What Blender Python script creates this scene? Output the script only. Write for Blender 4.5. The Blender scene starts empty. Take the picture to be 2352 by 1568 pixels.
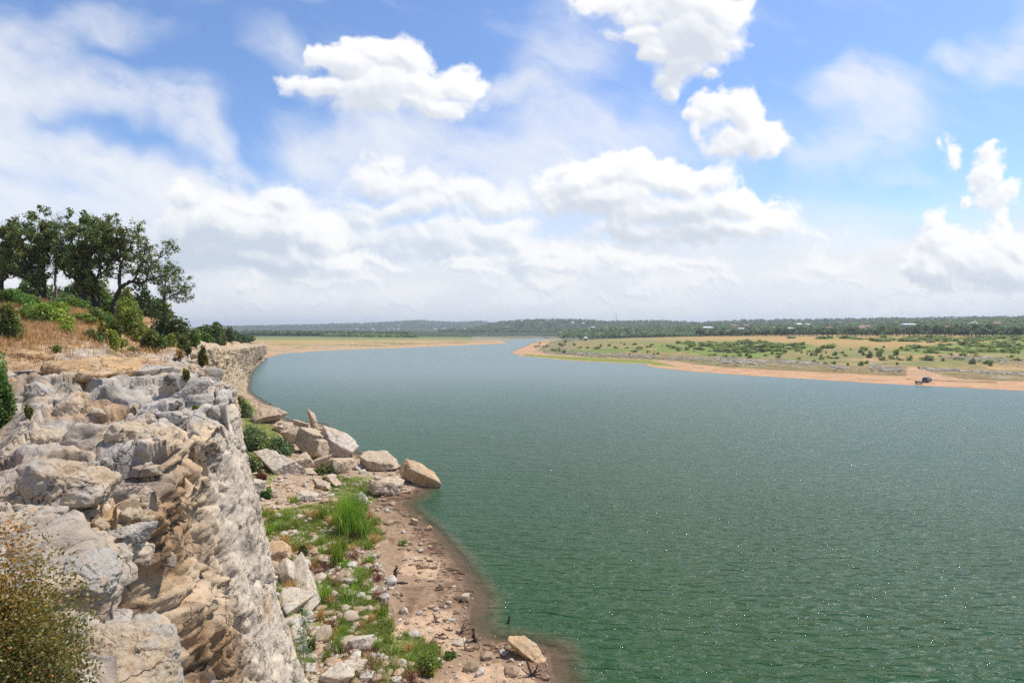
import bpy, math, random
import numpy as np
from mathutils import Vector, Matrix, Euler
R = math.radians
scene = bpy.context.scene
COL = scene.collection
rng = np.random.default_rng(7)
random.seed(7)

# ------------------------------------------------------------------ camera
CAM_Z = 20.0
F = 2352 * 20 / 36            # focal length in pixels of a 2352 x 1568 view
HOR = 753.0                   # row of the true horizon in that view
PITCH = math.atan((784 - HOR) / F)
cam_data = bpy.data.cameras.new('camera')
cam_data.lens = 20; cam_data.sensor_width = 36
cam_data.clip_start = 0.1; cam_data.clip_end = 40000
cam = bpy.data.objects.new('camera', cam_data); COL.objects.link(cam)
cam.location = (0, 0, CAM_Z); cam.rotation_euler = (math.pi / 2 - PITCH, 0, 0)
scene.camera = cam
scene.render.resolution_x = 1024; scene.render.resolution_y = 682
scene.view_settings.view_transform = 'Standard'; scene.view_settings.look = 'None'
scene.view_settings.exposure = 0.10; scene.view_settings.gamma = 1.0
scene.render.engine = 'CYCLES'
scene.cycles.max_bounces = 6; scene.cycles.diffuse_bounces = 3; scene.cycles.glossy_bounces = 2
scene.cycles.transparent_max_bounces = 12; scene.cycles.volume_bounces = 0
scene.cycles.sample_clamp_indirect = 4.0; scene.cycles.sample_clamp_direct = 40.0
scene.cycles.use_denoising = False      # keeps the sun glints on the water and a little grain

CP, SP = math.cos(PITCH), math.sin(PITCH)
def ray(u, v):
    a = (u - 1176) / F; b = (784 - v) / F
    return (a, CP + b * SP, -SP + b * CP)
def px(u, v, z=0.0):
    d = ray(u, v); t = (z - CAM_Z) / d[2]
    return (d[0] * t, d[1] * t)
def px_d(u, v, dist):
    d = ray(u, v); t = dist / d[1]
    return (d[0] * t, dist, CAM_Z + d[2] * t)
def project(x, y, z):
    zz = z - CAM_Z
    f = y * CP - zz * SP; up = y * SP + zz * CP
    f = np.maximum(f, 1e-3)
    return 1176 + F * x / f, 784 - F * up / f

# ------------------------------------------------------------------ node helper
class NT:
    def __init__(s, tree): s.t = tree; s.n = tree.nodes; s.l = tree.links
    def put(s, sock, v):
        if hasattr(v, 'is_output') or isinstance(v, bpy.types.NodeSocket): s.l.new(v, sock)
        elif v is not None: sock.default_value = v
    def node(s, typ, ins=None, **props):
        n = s.n.new(typ)
        for k, v in props.items(): setattr(n, k, v)
        for k, v in (ins or {}).items(): s.put(n.inputs[k], v)
        return n
    def m(s, op, a, b=None, c=None, clamp=False):
        n = s.n.new('ShaderNodeMath'); n.operation = op; n.use_clamp = clamp
        for i, v in enumerate((a, b, c)):
            if v is not None: s.put(n.inputs[i], v)
        return n.outputs[0]
    def vm(s, op, a, b=None, scale=None):
        n = s.n.new('ShaderNodeVectorMath'); n.operation = op
        s.put(n.inputs[0], a)
        if b is not None: s.put(n.inputs[1], b)
        if scale is not None: s.put(n.inputs['Scale'], scale)
        return n.outputs['Value'] if op in ('LENGTH', 'DOT_PRODUCT', 'DISTANCE') else n.outputs['Vector']
    def sm(s, x, a, b, lo=0.0, hi=1.0):
        n = s.n.new('ShaderNodeMapRange'); n.interpolation_type = 'SMOOTHSTEP'
        for i, v in enumerate((x, a, b, lo, hi)): s.put(n.inputs[i], v)
        return n.outputs[0]
    def lin(s, x, a, b, lo=0.0, hi=1.0):
        n = s.n.new('ShaderNodeMapRange'); n.clamp = True
        for i, v in enumerate((x, a, b, lo, hi)): s.put(n.inputs[i], v)
        return n.outputs[0]
    def mix(s, f, a, b, bt='MIX'):
        n = s.n.new('ShaderNodeMix'); n.data_type = 'RGBA'; n.blend_type = bt
        s.put(n.inputs[0], f); s.put(n.inputs[6], a); s.put(n.inputs[7], b)
        return n.outputs[2]
    def noise(s, vec, scale, detail=4, rough=0.5, dist=0.0, dim='3D'):
        n = s.node('ShaderNodeTexNoise', dict(Scale=scale, Detail=detail, Roughness=rough, Distortion=dist), noise_dimensions=dim)
        s.put(n.inputs['Vector'], vec)
        return n
    def comb(s, x, y, z=0.0):
        return s.node('ShaderNodeCombineXYZ', dict(X=x, Y=y, Z=z)).outputs[0]
C4 = lambda *c: (c[0], c[1], c[2], 1.0)

# ------------------------------------------------------------------ world sky with clouds
SUN_EL, SUN_AZ = 60.0, 58.0        # azimuth to the right of the view direction
world = bpy.data.worlds.new('World'); scene.world = world
world.use_nodes = True
wt = NT(world.node_tree); wt.n.clear()
SKY_STRENGTH = 0.1

def sk(u, v):
    d = ray(u, v); return (d[0] / d[1], d[2] / d[1])
# ------------------------------------------------------------------ clouds, computed here as a map over sky directions (x/y, z/y)
def _h2(ix, iy, seed=0):
    h = (ix.astype(np.uint32) * np.uint32(73856093)) ^ (iy.astype(np.uint32) * np.uint32(19349663)) ^ np.uint32((seed * 83492791) & 0xffffffff)
    h ^= h >> 15; h = h * np.uint32(0x2c1b3c6d)
    h ^= h >> 12; h = h * np.uint32(0x297a2d39)
    return h ^ (h >> 15)
def n2(x, y, seed=0):
    ix = np.floor(x).astype(np.int32); iy = np.floor(y).astype(np.int32); fx = x - ix; fy = y - iy
    wx_ = fx * fx * fx * (fx * (fx * 6 - 15) + 10); wy_ = fy * fy * fy * (fy * (fy * 6 - 15) + 10); o = 0
    for dx in (0, 1):
        for dy in (0, 1):
            a = (_h2(ix + dx, iy + dy, seed) & 4095).astype(np.float32) * np.float32(2 * math.pi / 4096)
            o = o + (np.cos(a) * (fx - dx) + np.sin(a) * (fy - dy)) * (wx_ if dx else 1 - wx_) * (wy_ if dy else 1 - wy_)
    return o * 1.4
def f2(x, y, o=5, seed=0, g=0.5):
    s = 0; a = 1; t = 0
    for i in range(o): s = s + a * n2(x * 2.03 ** i + 9.1 * i, y * 2.03 ** i - 4.7 * i, seed + i); t += a; a *= g
    return s / t
def w2(x, y, seed=0):
    ix = np.floor(x).astype(np.int32); iy = np.floor(y).astype(np.int32); F1 = np.full(x.shape, 9.0)
    for dx in (-1, 0, 1):
        for dy in (-1, 0, 1):
            h = _h2(ix + dx, iy + dy, seed)
            q = (ix + dx + (h & 1023).astype(np.float32) / 1023 - x) ** 2 + (iy + dy + ((h >> 10) & 1023).astype(np.float32) / 1023 - y) ** 2
            F1 = np.minimum(F1, q)
    return np.sqrt(F1)
def ss(x, a, b):
    t = np.clip((x - a) / (b - a), 0, 1); return t * t * (3 - 2 * t)
def blur(a, r):
    for ax in (0, 1):
        for _ in range(2):
            k = 2 * r + 1; p = np.concatenate([np.repeat(np.take(a, [0], ax), r + 1, ax), a, np.repeat(np.take(a, [-1], ax), r, ax)], ax)
            c = np.cumsum(p, ax); n = a.shape[ax]
            a = (np.take(c, range(k, k + n), ax) - np.take(c, range(0, n), ax)) / k
    return a
X0, X1, Z0, Z1 = -1.1, 1.1, -0.02, 1.0
RES = 720
def cloud_map():
    W = int((X1 - X0) * RES); H = int((Z1 - Z0) * RES)
    X, Z = np.meshgrid(X0 + (np.arange(W) + .5) / RES, Z0 + (np.arange(H) + .5) / RES)
    X = X.astype(np.float32); Z = Z.astype(np.float32)
    def shift(a, dx, dz):     # value at P + (dx, dz)
        sx = int(round(dx * RES)); sz = int(round(dz * RES))
        b = np.roll(a, (-sz, -sx), (0, 1))
        if sz > 0: b[-sz:] = 0
        return b
    cur = [X[0], Z[:, 0]]
    def field(blobs, Px, Pz, flat=1.0):
        out_ = np.full(Px.shape, -1.6, np.float32)
        for bb in blobs:
            u, v, ru, rv = bb[:4]; an = R(bb[4]) if len(bb) > 4 else 0.0
            cx, cz = sk(u, v); rr = max(ru, rv) / F * 3.2 + 0.12
            i0, i1 = np.searchsorted(cur[0], (cx - rr, cx + rr)); j0, j1 = np.searchsorted(cur[1], (cz - rr, cz + rr))
            if i1 <= i0 or j1 <= j0: continue
            out = out_[j0:j1, i0:i1]
            dx = Px[j0:j1, i0:i1] - cx; dz = Pz[j0:j1, i0:i1] - cz
            ca, sa = math.cos(an), -math.sin(an)
            a = (dx * ca + dz * sa) * F / ru; b = (-dx * sa + dz * ca) * F / rv
            b = np.where(b < 0, b * flat, b)
            val = (1 - np.sqrt(a * a + b * b)) * min(ru, rv) / 60.0
            k = 0.2; hh = np.clip(0.5 + 0.5 * (out - val) / k, 0, 1)
            out_[j0:j1, i0:i1] = val + (out - val) * hh + k * hh * (1 - hh)
        return out_
    rgb = np.zeros(X.shape + (3,), np.float32); al = np.zeros(X.shape, np.float32)
    def over(c, a):
        nonlocal rgb, al
        a = a.astype(np.float32)
        na = a + al * (1 - a)
        rgb = (c * a[..., None] + rgb * (al * (1 - a))[..., None]) / np.maximum(na, 1e-4)[..., None]
        al = na
    # --- thin high cloud
    wx_ = f2(X * 3.5, Z * 3.5, 4, 1) ; wz_ = f2(X * 3.5, Z * 3.5, 4, 11)
    Px, Pz = X + 0.10 * wx_, Z + 0.10 * wz_
    CIR = [(15,260,90,270,0,1.0),(150,190,230,75,5,.9),(340,215,190,75,14,.9),(460,290,130,70,40,1.),(530,345,55,80,-30,.7),(60,90,150,60,10,.7),(250,60,160,50,0,.5),
      (180,350,300,75,14,1.3),(330,410,330,95,12,1.6),(430,470,330,110,0,1.7),(540,410,110,70,0,.8),(60,500,260,110,0,1.3),(640,470,200,80,0,1.2),
      (1130,350,420,120,0,.9),(1290,200,160,120,-30,.6),(850,340,240,110,0,.9),(1130,225,170,36,0,.8),(1400,330,200,100,0,.7),(640,150,130,60,40,.5),(700,330,90,80,0,.6),(1250,90,60,180,0,.25),
      (1950,210,130,70,-10,.9),(2010,280,150,110,30,.75),(1960,365,190,60,0,.6),(2080,250,80,80,0,.5),(2320,110,140,90,-30,.9),(2180,150,56,44,0,.7),(2100,420,80,24,0,.6),(590,5,170,36,0,.5),(1450,60,320,160,0,.22),(1700,340,500,80,0,.3),(2000,550,500,30,0,.6),(1760,455,36,9,0,.8),
      (1180,440,600,90,0,.7)]
    ci = np.zeros(X.shape, np.float32)
    for i, b in enumerate(CIR):
        q = field([b[:5]], Px, Pz) * 60.0 / min(b[2], b[3])
        ci = ci + ss(q, -0.15, 0.95) * b[5]
    ca_, sa_ = math.cos(R(25)), math.sin(R(25))
    sx_ = X * ca_ - Z * sa_; sz_ = X * sa_ + Z * ca_
    streak = f2((sx_ + 0.06 * wx_) * 5, (sz_ + .06 * wz_) * 14, 6, 31, 0.6); fluff = f2(Px * 12, Pz * 14, 5, 41, 0.6)
    ci = ci * (0.80 + 1.15 * streak + 0.55 * fluff) + 0.10 * ss(streak + wx_ * 0.4, 0.0, 0.5)
    ci = 1 - np.exp(-np.clip(ci, 0, None) * 1.35)
    ci = ci * ss(1.0 - Z, 0, 0.2)
    over(np.array([0.86, 0.875, 0.91]), ci * 0.96)
    # --- broad pale deck that closes towards the horizon
    dk = ss(Z + 0.05 * f2(X * 5, Z * 9, 5, 51) - 0.03 * ss(X, -0.2, 0.6), 0.24, 0.09)
    tone = ss(f2(X * 4, Z * 13, 5, 61), -0.28, 0.28)[..., None]
    over(np.array([0.77, 0.80, 0.845]) * (1 - tone) + np.array([0.88, 0.885, 0.89]) * tone, dk * 0.95)
    # --- heaped clouds, back to front
    XF, ZF = X, Z
    def heap(blobs, seed, sc, amp, hi, lo, dens, edge=0.10, flat=1.0, wob=0.03, shade=1.0, grow=1.42):
        nonlocal rgb, al
        blobs = [(b[0], b[1], b[2] * grow, b[3] * grow) for b in blobs]
        cs = [sk(b[0], b[1]) + (max(b[2], b[3]) / F + 0.12,) for b in blobs]
        i0, i1 = np.searchsorted(XF[0], (min(c[0] - c[2] for c in cs), max(c[0] + c[2] for c in cs)))
        j0, j1 = np.searchsorted(ZF[:, 0], (min(c[1] - c[2] for c in cs), max(c[1] + c[2] for c in cs)))
        X = XF[j0:j1, i0:i1]; Z = ZF[j0:j1, i0:i1]; cur[0] = X[0]; cur[1] = Z[:, 0]
        wX = f2(X * 8 * sc, Z * 8 * sc, 4, seed); wZ = f2(X * 8 * sc, Z * 8 * sc, 4, seed + 7)
        qx, qz = X + wob * wX / sc, Z + wob * wZ / sc
        B = field(blobs, qx, qz, flat)
        b = 0; a = 1.0; t = 0
        for i, fr in enumerate((13, 29, 61, 125)):
            b = b + a * (0.5 - w2((qx + 0.008 * wZ) * fr * sc, (qz + 0.008 * wX) * fr * sc, seed + 20 + i)); t += a; a *= 0.52
        b = b / t
        fr_ = f2(X * 60 * sc, Z * 60 * sc, 4, seed + 40, 0.6)
        D = B + amp * b + 0.16 * fr_
        wisp = f2(qx * 26 * sc + 1.5 * wZ, qz * 34 * sc, 5, seed + 90, 0.65)
        a = ss(D + 0.32 * wisp * ss(D, 0.8, 0.0), -0.03, edge + 0.10 + 0.42 * ss(f2(X * 7, Z * 7, 3, seed + 50), 0.0, 0.4) + 0.25 * ss(B - shift(B, 0, 0.02), 0.0, -0.3))
        th = np.sqrt(np.clip(D, 0, None) + 0.02)
        tb = blur(th, 2)
        gx = np.gradient(tb, axis=1) * RES; gz = np.gradient(tb, axis=0) * RES
        nn = 1.0 / np.sqrt(1 + (gx * 0.05) ** 2 + (gz * 0.05) ** 2)
        nx, nz = -gx * 0.05 * nn, -gz * 0.05 * nn
        lam = 0.45 * nx + 0.75 * nz
        occ = 0
        Dc = blur(np.clip(D, 0, 1.2), 3)
        for k in range(1, 8): occ = occ + shift(Dc, 0.007 * k, 0.012 * k) * (1 - k / 9)
        occ = occ / 3.9
        s = 0.78 + 0.46 * lam - 0.70 * np.clip(occ, 0, 1.2) * shade + 0.22 * b * shade + 0.05 * fr_
        s = ss(s, 0.02, 0.90)[..., None]
        c = np.asarray(lo) * (1 - s) + np.asarray(hi) * s
        a = (a * dens).astype(np.float32); A0 = al[j0:j1, i0:i1]
        na = a + A0 * (1 - a)
        rgb[j0:j1, i0:i1] = (c * a[..., None] + rgb[j0:j1, i0:i1] * (A0 * (1 - a))[..., None]) / np.maximum(na, 1e-4)[..., None]
        al[j0:j1, i0:i1] = na
        cur[0] = XF[0]; cur[1] = ZF[:, 0]
    r_ = np.random.default_rng(3)
    for k, (v0, n, sz, hi, lo) in enumerate([(722, 50, 24, (0.80, 0.815, 0.83), (0.68, 0.715, 0.75)), (690, 44, 30, (0.87, 0.88, 0.89), (0.64, 0.69, 0.75)), (655, 36, 38, (0.92, 0.925, 0.93), (0.58, 0.66, 0.76)), (612, 30, 44, (0.95, 0.95, 0.95), (0.60, 0.67, 0.77))]):
        bl = [(r_.uniform(-900, 3300), v0 + r_.uniform(-14, 14), sz * r_.uniform(0.9, 2.6), sz * r_.uniform(0.35, 0.8)) for _ in range(n)]
        if k > 1: bl = [b for b in bl if not (1840 < b[0] < 2110 and b[1] < 625)]
        heap(bl, 100 + 60 * k, 1.25, 0.9, hi, lo, 0.88, 0.22, 1.5, 0.05, 1.15, 1.0)
        if k == 2: heap(CUM_BACK, 420, 0.9, 0.62, (0.96, 0.96, 0.96), (0.62, 0.69, 0.78), 0.93, 0.28, 1.0, 0.035)
    heap(CUM_LEFT, 500, 0.8, 0.62, (0.97, 0.97, 0.97), (0.58, 0.65, 0.75), 0.95, 0.20, 1.2, 0.03, 1.15)
    heap(CUM_MID, 560, 0.9, 0.62, (0.99, 0.99, 0.985), (0.63, 0.68, 0.75), 0.98, 0.10, 1.25, 0.03, 1.0)
    heap(CUM_TOP, 620, 0.85, 0.58, (0.98, 0.98, 0.975), (0.66, 0.70, 0.77), 0.97, 0.16, 1.0, 0.04, 0.75)
    hz = ss(Z, 0.06, 0.0) * 0.3
    over(np.array([0.72, 0.745, 0.76]), hz)
    al *= ss(0.99 - Z, 0, 0.1)
    img = bpy.data.images.new('cloud_map', W, H, alpha=True, float_buffer=True)
    img.colorspace_settings.name = 'Non-Color'; img.alpha_mode = 'CHANNEL_PACKED'
    px_ = np.concatenate([rgb, al[..., None]], -1).astype(np.float32)
    img.pixels.foreach_set(px_.ravel()); img.update(); img.pack()
    return img
CUM_TOP = [(745,128,36,30),(800,145,58,42),(835,100,34,32),(850,130,52,42),(905,150,66,46),(760,205,86,34),(850,215,120,44),(960,205,90,36),(1050,195,50,32),(1075,215,36,28),(940,250,110,24),(1010,258,60,24),
  (1425,0,66,24),(1540,10,110,50),(1640,30,66,70),(1600,90,90,66),(1690,100,30,32),(1560,150,54,48),(1470,80,50,24),(1500,125,30,30),(1545,205,26,28),(1640,190,28,16),
  (1640,260,42,30),(1700,268,50,38),(1735,315,66,46),(1690,325,60,34),(1785,350,32,26),(1600,298,12,14),
  (2262,340,16,22),(2278,390,32,40),(2325,425,36,30),(2160,325,10,16),(2182,312,11,18),(2198,345,11,18)]
CUM_MID = [(1290,390,36,30),(1325,425,74,40),(1410,405,66,34),(1390,465,120,40),(1500,430,80,34),(1575,430,64,42),(1640,425,50,36),(1560,490,170,42),(1690,490,86,40),(1640,535,180,34),(1780,530,60,34),(1815,500,18,22),(1480,530,90,30),
  (2148,510,28,30),(2170,555,44,40),(2210,600,60,40),(2150,620,60,36),(2305,515,16,30),(2325,570,50,40),(2300,620,90,46),(2232,472,10,10),(2262,480,8,12)]
CUM_LEFT = [(445,460,50,34),(555,480,80,34),(650,470,46,30),(515,530,120,56),(640,535,70,50),(470,590,90,46),(590,600,130,36),(720,560,60,44),(690,605,70,34),(420,540,50,50),(780,620,60,30)]
CUM_BACK = [(868,372,32,24),(860,415,48,36),(960,425,70,30),(1060,445,90,28),(1140,460,66,28),(930,480,140,34),(1180,520,46,24),(1120,535,90,40),(1000,555,130,40),(1190,570,56,34),(860,550,100,40),(830,500,60,34),(760,540,60,40),(1220,600,60,36),
  (1290,600,100,30),(1400,590,50,30),(1480,620,90,28),(1900,610,70,24)]
def build_world():
    T = wt; K = 1.0 / SKY_STRENGTH
    tc = T.n.new('ShaderNodeTexCoord')
    sep = T.node('ShaderNodeSeparateXYZ', {0: tc.outputs['Generated']})
    ay = T.m('MAXIMUM', T.m('ABSOLUTE', sep.outputs[1]), 0.1)
    X = T.m('DIVIDE', sep.outputs[0], ay); Z = T.m('DIVIDE', sep.outputs[2], ay)
    sky = T.node('ShaderNodeTexSky', sky_type='NISHITA')
    sky.sun_disc = False; sky.sun_elevation = R(SUN_EL); sky.sun_rotation = R(SUN_AZ)
    sky.altitude = 200; sky.air_density = 1.0; sky.dust_density = 0.5; sky.ozone_density = 2.0
    col = T.mix(1.0, sky.outputs[0], C4(*SKY_TINT), 'MULTIPLY')
    uv = T.comb(T.m('MULTIPLY_ADD', X, 1.0 / (X1 - X0), -X0 / (X1 - X0)), T.lin(Z, Z0, Z1))
    im = T.node('ShaderNodeTexImage', interpolation='Cubic', extension='MIRROR'); im.image = cloud_map()
    T.l.new(uv, im.inputs[0])
    col = T.mix(im.outputs['Alpha'], col, T.vm('SCALE', im.outputs['Color'], scale=K))
    col = T.mix(T.sm(sep.outputs[2], -0.02, -0.1), col, C4(0.15 * K, 0.2 * K, 0.2 * K))
    bg = T.node('ShaderNodeBackground', {0: col, 1: SKY_STRENGTH})
    out = T.n.new('ShaderNodeOutputWorld'); T.l.new(bg.outputs[0], out.inputs[0])
    world.cycles.sampling_method = 'MANUAL'; world.cycles.sample_map_resolution = 512
SKY_TINT = (1.26, 1.43, 1.68)
build_world()

sun_d = bpy.data.lights.new('sun', 'SUN'); sun_d.energy = 4.7; sun_d.angle = R(0.5); sun_d.color = (1.0, 0.945, 0.85)
sun = bpy.data.objects.new('sun', sun_d); COL.objects.link(sun)
sd = Vector((math.sin(R(SUN_AZ)) * math.cos(R(SUN_EL)), math.cos(R(SUN_AZ)) * math.cos(R(SUN_EL)), math.sin(R(SUN_EL))))
sun.rotation_euler = sd.to_track_quat('Z', 'Y').to_euler()

# ------------------------------------------------------------------ numpy noise
U32 = np.uint32
def _h(ix, iy, iz, seed=0):
    h = (np.asarray(ix).astype(np.int64).astype(U32) * U32(73856093)) ^ (np.asarray(iy).astype(np.int64).astype(U32) * U32(19349663)) ^ (np.asarray(iz).astype(np.int64).astype(U32) * U32(83492791)) ^ U32((seed * 2654435761) & 0xffffffff)
    h ^= h >> U32(15); h = h * U32(0x2c1b3c6d)
    h ^= h >> U32(12); h = h * U32(0x297a2d39)
    h ^= h >> U32(15)
    return h
def vnoise(P, seed=0):
    I = np.floor(P); f = P - I; w = f * f * f * (f * (f * 6 - 15) + 10)
    I = I.astype(np.int64); out = 0
    for dx in (0, 1):
        for dy in (0, 1):
            for dz in (0, 1):
                h = _h(I[:, 0] + dx, I[:, 1] + dy, I[:, 2] + dz, seed)
                gx = (h & 1023) / 511.5 - 1; gy = ((h >> 10) & 1023) / 511.5 - 1; gz = ((h >> 20) & 1023) / 511.5 - 1
                d = gx * (f[:, 0] - dx) + gy * (f[:, 1] - dy) + gz * (f[:, 2] - dz)
                ww = (w[:, 0] if dx else 1 - w[:, 0]) * (w[:, 1] if dy else 1 - w[:, 1]) * (w[:, 2] if dz else 1 - w[:, 2])
                out = out + d * ww
    return out * 1.1
def fbm(P, octv=4, seed=0, gain=0.5, ridged=False):
    a, s, t = 1.0, 0, 0
    for i in range(octv):
        n = vnoise(P * (2.03 ** i) + 17.3 * i, seed + i)
        s = s + a * ((0.5 - np.abs(n)) * 2 - 0.6 if ridged else n); t += a; a *= gain
    return s / t
def worley(P, seed=0):
    I = np.floor(P).astype(np.int64); n = len(P)
    F1 = np.full(n, 9.0); F2 = np.full(n, 9.0); ID = np.zeros(n, U32)
    for dx in (-1, 0, 1):
        for dy in (-1, 0, 1):
            for dz in (-1, 0, 1):
                c = I + (dx, dy, dz); h = _h(c[:, 0], c[:, 1], c[:, 2], seed)
                q = np.stack([(h & 1023) / 1023., ((h >> 10) & 1023) / 1023., ((h >> 20) & 1023) / 1023.], 1) + c
                d = np.sqrt(((q - P) ** 2).sum(1))
                m = d < F1
                F2 = np.where(m, F1, np.minimum(F2, d)); F1 = np.where(m, d, F1); ID = np.where(m, h, ID)
    return F1, F2, (_h(ID, ID >> 7, ID >> 3, 5) & 0xffff) / 65535.
def facets(P, seed=0):
    """angular relief: every cell is a tilted plane, so borders are real steps"""
    I = np.floor(P).astype(np.int64); n = len(P); F1 = np.full(n, 9.0); ID = np.zeros(n, U32); B = np.zeros((n, 3))
    for dx in (-1, 0, 1):
        for dy in (-1, 0, 1):
            for dz in (-1, 0, 1):
                c = I + (dx, dy, dz); h = _h(c[:, 0], c[:, 1], c[:, 2], seed)
                q = P - (np.stack([(h & 1023) / 1023., ((h >> 10) & 1023) / 1023., ((h >> 20) & 1023) / 1023.], 1) + c)
                d = (q ** 2).sum(1); m = d < F1
                F1 = np.where(m, d, F1); ID = np.where(m, h, ID); B[m] = q[m]
    k = _h(ID, ID >> 7, ID >> 3, 9)
    nx = (k & 1023) / 511.5 - 1; ny = ((k >> 10) & 1023) / 511.5 - 1; nz = ((k >> 20) & 1023) / 511.5 - 1
    return nx * B[:, 0] + ny * B[:, 1] + nz * B[:, 2] + 0.35 * (((k >> 5) & 1023) / 1023. - 0.5)
def sstep(x, a, b):
    t = np.clip((x - a) / (b - a), 0, 1); return t * t * (3 - 2 * t)
def xyz(x, y, z=None): return np.stack([x, y, np.zeros_like(x) if z is None else z], 1)

# ------------------------------------------------------------------ mesh helpers
def mesh_np(name, V, faces, mat=None, parent=None, smooth=True, col=None, mats=None, fmat=None):
    me = bpy.data.meshes.new(name)
    V = np.asarray(V, np.float32); faces = np.asarray(faces, np.int32); k = faces.shape[1]
    me.vertices.add(len(V)); me.vertices.foreach_set('co', V.ravel())
    me.loops.add(faces.size); me.loops.foreach_set('vertex_index', faces.ravel())
    me.polygons.add(len(faces)); me.polygons.foreach_set('loop_start', np.arange(0, faces.size, k, dtype=np.int32))
    me.polygons.foreach_set('use_smooth', np.full(len(faces), smooth))
    if col is not None:
        at = me.attributes.new('col', 'FLOAT_COLOR', 'POINT')
        c = np.ones((len(V), 4), np.float32); c[:, :col.shape[1]] = col
        at.data.foreach_set('color', c.ravel())
    for m in (mats or ([mat] if mat else [])): me.materials.append(m)
    if fmat is not None: me.polygons.foreach_set('material_index', np.asarray(fmat, np.int32))
    me.update(calc_edges=True); me.validate()
    o = bpy.data.objects.new(name, me); COL.objects.link(o)
    if parent: o.parent = parent
    return o
def grid_faces(nr, nc):
    i = np.arange(nr - 1)[:, None] * nc + np.arange(nc - 1)[None, :]
    return np.stack([i, i + 1, i + nc + 1, i + nc], -1).reshape(-1, 4)
def tag(o, label=None, cat=None, group=None, kind=None):
    if label: o['label'] = label
    if cat: o['category'] = cat
    if group: o['group'] = group
    if kind: o['kind'] = kind
    return o
def empty(name, loc, rz=0.0):
    o = bpy.data.objects.new(name, None); COL.objects.link(o)
    o.location = loc; o.rotation_euler = (0, 0, rz); o.empty_display_size = 0.2
    return o
def copy_tree(o, parent=None):
    c = o.copy(); COL.objects.link(c)
    if parent: c.parent = parent
    for ch in o.children: copy_tree(ch, c)
    return c

# ------------------------------------------------------------------ materials
def new_mat(name):
    m = bpy.data.materials.new(name); m.use_nodes = True
    T = NT(m.node_tree); T.n.clear()
    out = T.n.new('ShaderNodeOutputMaterial')
    return m, T, out
def pbsdf(T, out, color, rough=0.9, spec=0.2, bump=None, **kw):
    b = T.n.new('ShaderNodeBsdfPrincipled')
    T.put(b.inputs['Base Color'], color); T.put(b.inputs['Roughness'], rough); T.put(b.inputs['Specular IOR Level'], spec)
    for k, v in kw.items(): T.put(b.inputs[k.replace('_', ' ')], v)
    if bump is not None: T.l.new(bump, b.inputs['Normal'])
    T.l.new(b.outputs[0], out.inputs[0]); return b
def bumpn(T, h, strength=0.5, dist=0.1, normal=None):
    n = T.node('ShaderNodeBump', dict(Strength=strength, Distance=dist, Height=h))
    if normal is not None: T.l.new(normal, n.inputs['Normal'])
    return n.outputs[0]
def plain(name, c, rough=0.6, metal=0.0, spec=0.4, var=0.15, scale=6.0):
    m, T, out = new_mat(name)
    tc = T.n.new('ShaderNodeTexCoord')
    n = T.noise(tc.outputs['Object'], scale, 4, 0.6)
    f = T.lin(n.outputs[0], 0.3, 0.7, 1 - var, 1 + var)
    col = T.vm('SCALE', (c[0], c[1], c[2]), scale=f)
    pbsdf(T, out, col, rough, spec, Metallic=metal); return m
def rock_mat(name, tint=(1, 1, 1), scale=1.0, b=0.6, stain=0.5, fine=(0.012, 0.03)):
    """vertex colour 'col' x mineral mottling, pitted bump"""
    m, T, out = new_mat(name)
    at = T.node('ShaderNodeAttribute', attribute_name='col')
    tc = T.n.new('ShaderNodeTexCoord'); P = tc.outputs['Object']
    n1 = T.noise(P, 1.1 * scale, 6, 0.65, 0.4); n2 = T.noise(P, 7.0 * scale, 5, 0.7)
    col = T.mix(1.0, at.outputs['Color'], C4(*tint), 'MULTIPLY')
    f = T.lin(n1.outputs[0], 0.3, 0.72, 0.74, 1.25)
    col = T.vm('SCALE', col, scale=f)
    col = T.mix(T.m('MULTIPLY', T.sm(n2.outputs[0], 0.53, 0.66), stain), col, C4(0.10, 0.09, 0.08))
    col = T.mix(T.m('MULTIPLY', T.sm(T.noise(P, 3.1 * scale, 5, 0.6).outputs['Color'], 0.55, 0.7), 0.35), col, C4(0.50, 0.36, 0.22))
    vo = T.node('ShaderNodeTexVoronoi', dict(Scale=9.0 * scale, Detail=2.0), feature='F1'); T.l.new(T.vm('ADD', P, T.vm('SCALE', n2.outputs['Color'], scale=0.15 / scale)), vo.inputs['Vector'])
    wq = T.vm('ADD', P, T.vm('SCALE', T.noise(P, 1.6 * scale, 4, 0.6).outputs['Color'], scale=0.9 / scale))
    ve = T.node('ShaderNodeTexVoronoi', dict(Scale=1.1 * scale, Randomness=1.0), feature='DISTANCE_TO_EDGE'); T.l.new(wq, ve.inputs['Vector'])
    gate = T.sm(T.noise(P, 0.9 * scale, 3, 0.5).outputs[0], 0.42, 0.58)
    crack = T.m('MULTIPLY', T.sm(ve.outputs['Distance'], 0.022, 0.004), gate)
    col = T.mix(T.m('MULTIPLY', crack, 0.75), col, C4(0.07, 0.06, 0.05))
    h = T.m('ADD', T.m('MULTIPLY', crack, -1.2), T.m('MULTIPLY', T.noise(P, 14.0 * scale, 7, 0.72).outputs[0], 1.0), T.m('MULTIPLY', vo.outputs['Distance'], 0.5))
    pbsdf(T, out, col, 0.93, 0.15, bumpn(T, h, b * 1.4, 0.06 / scale)); return m
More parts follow.
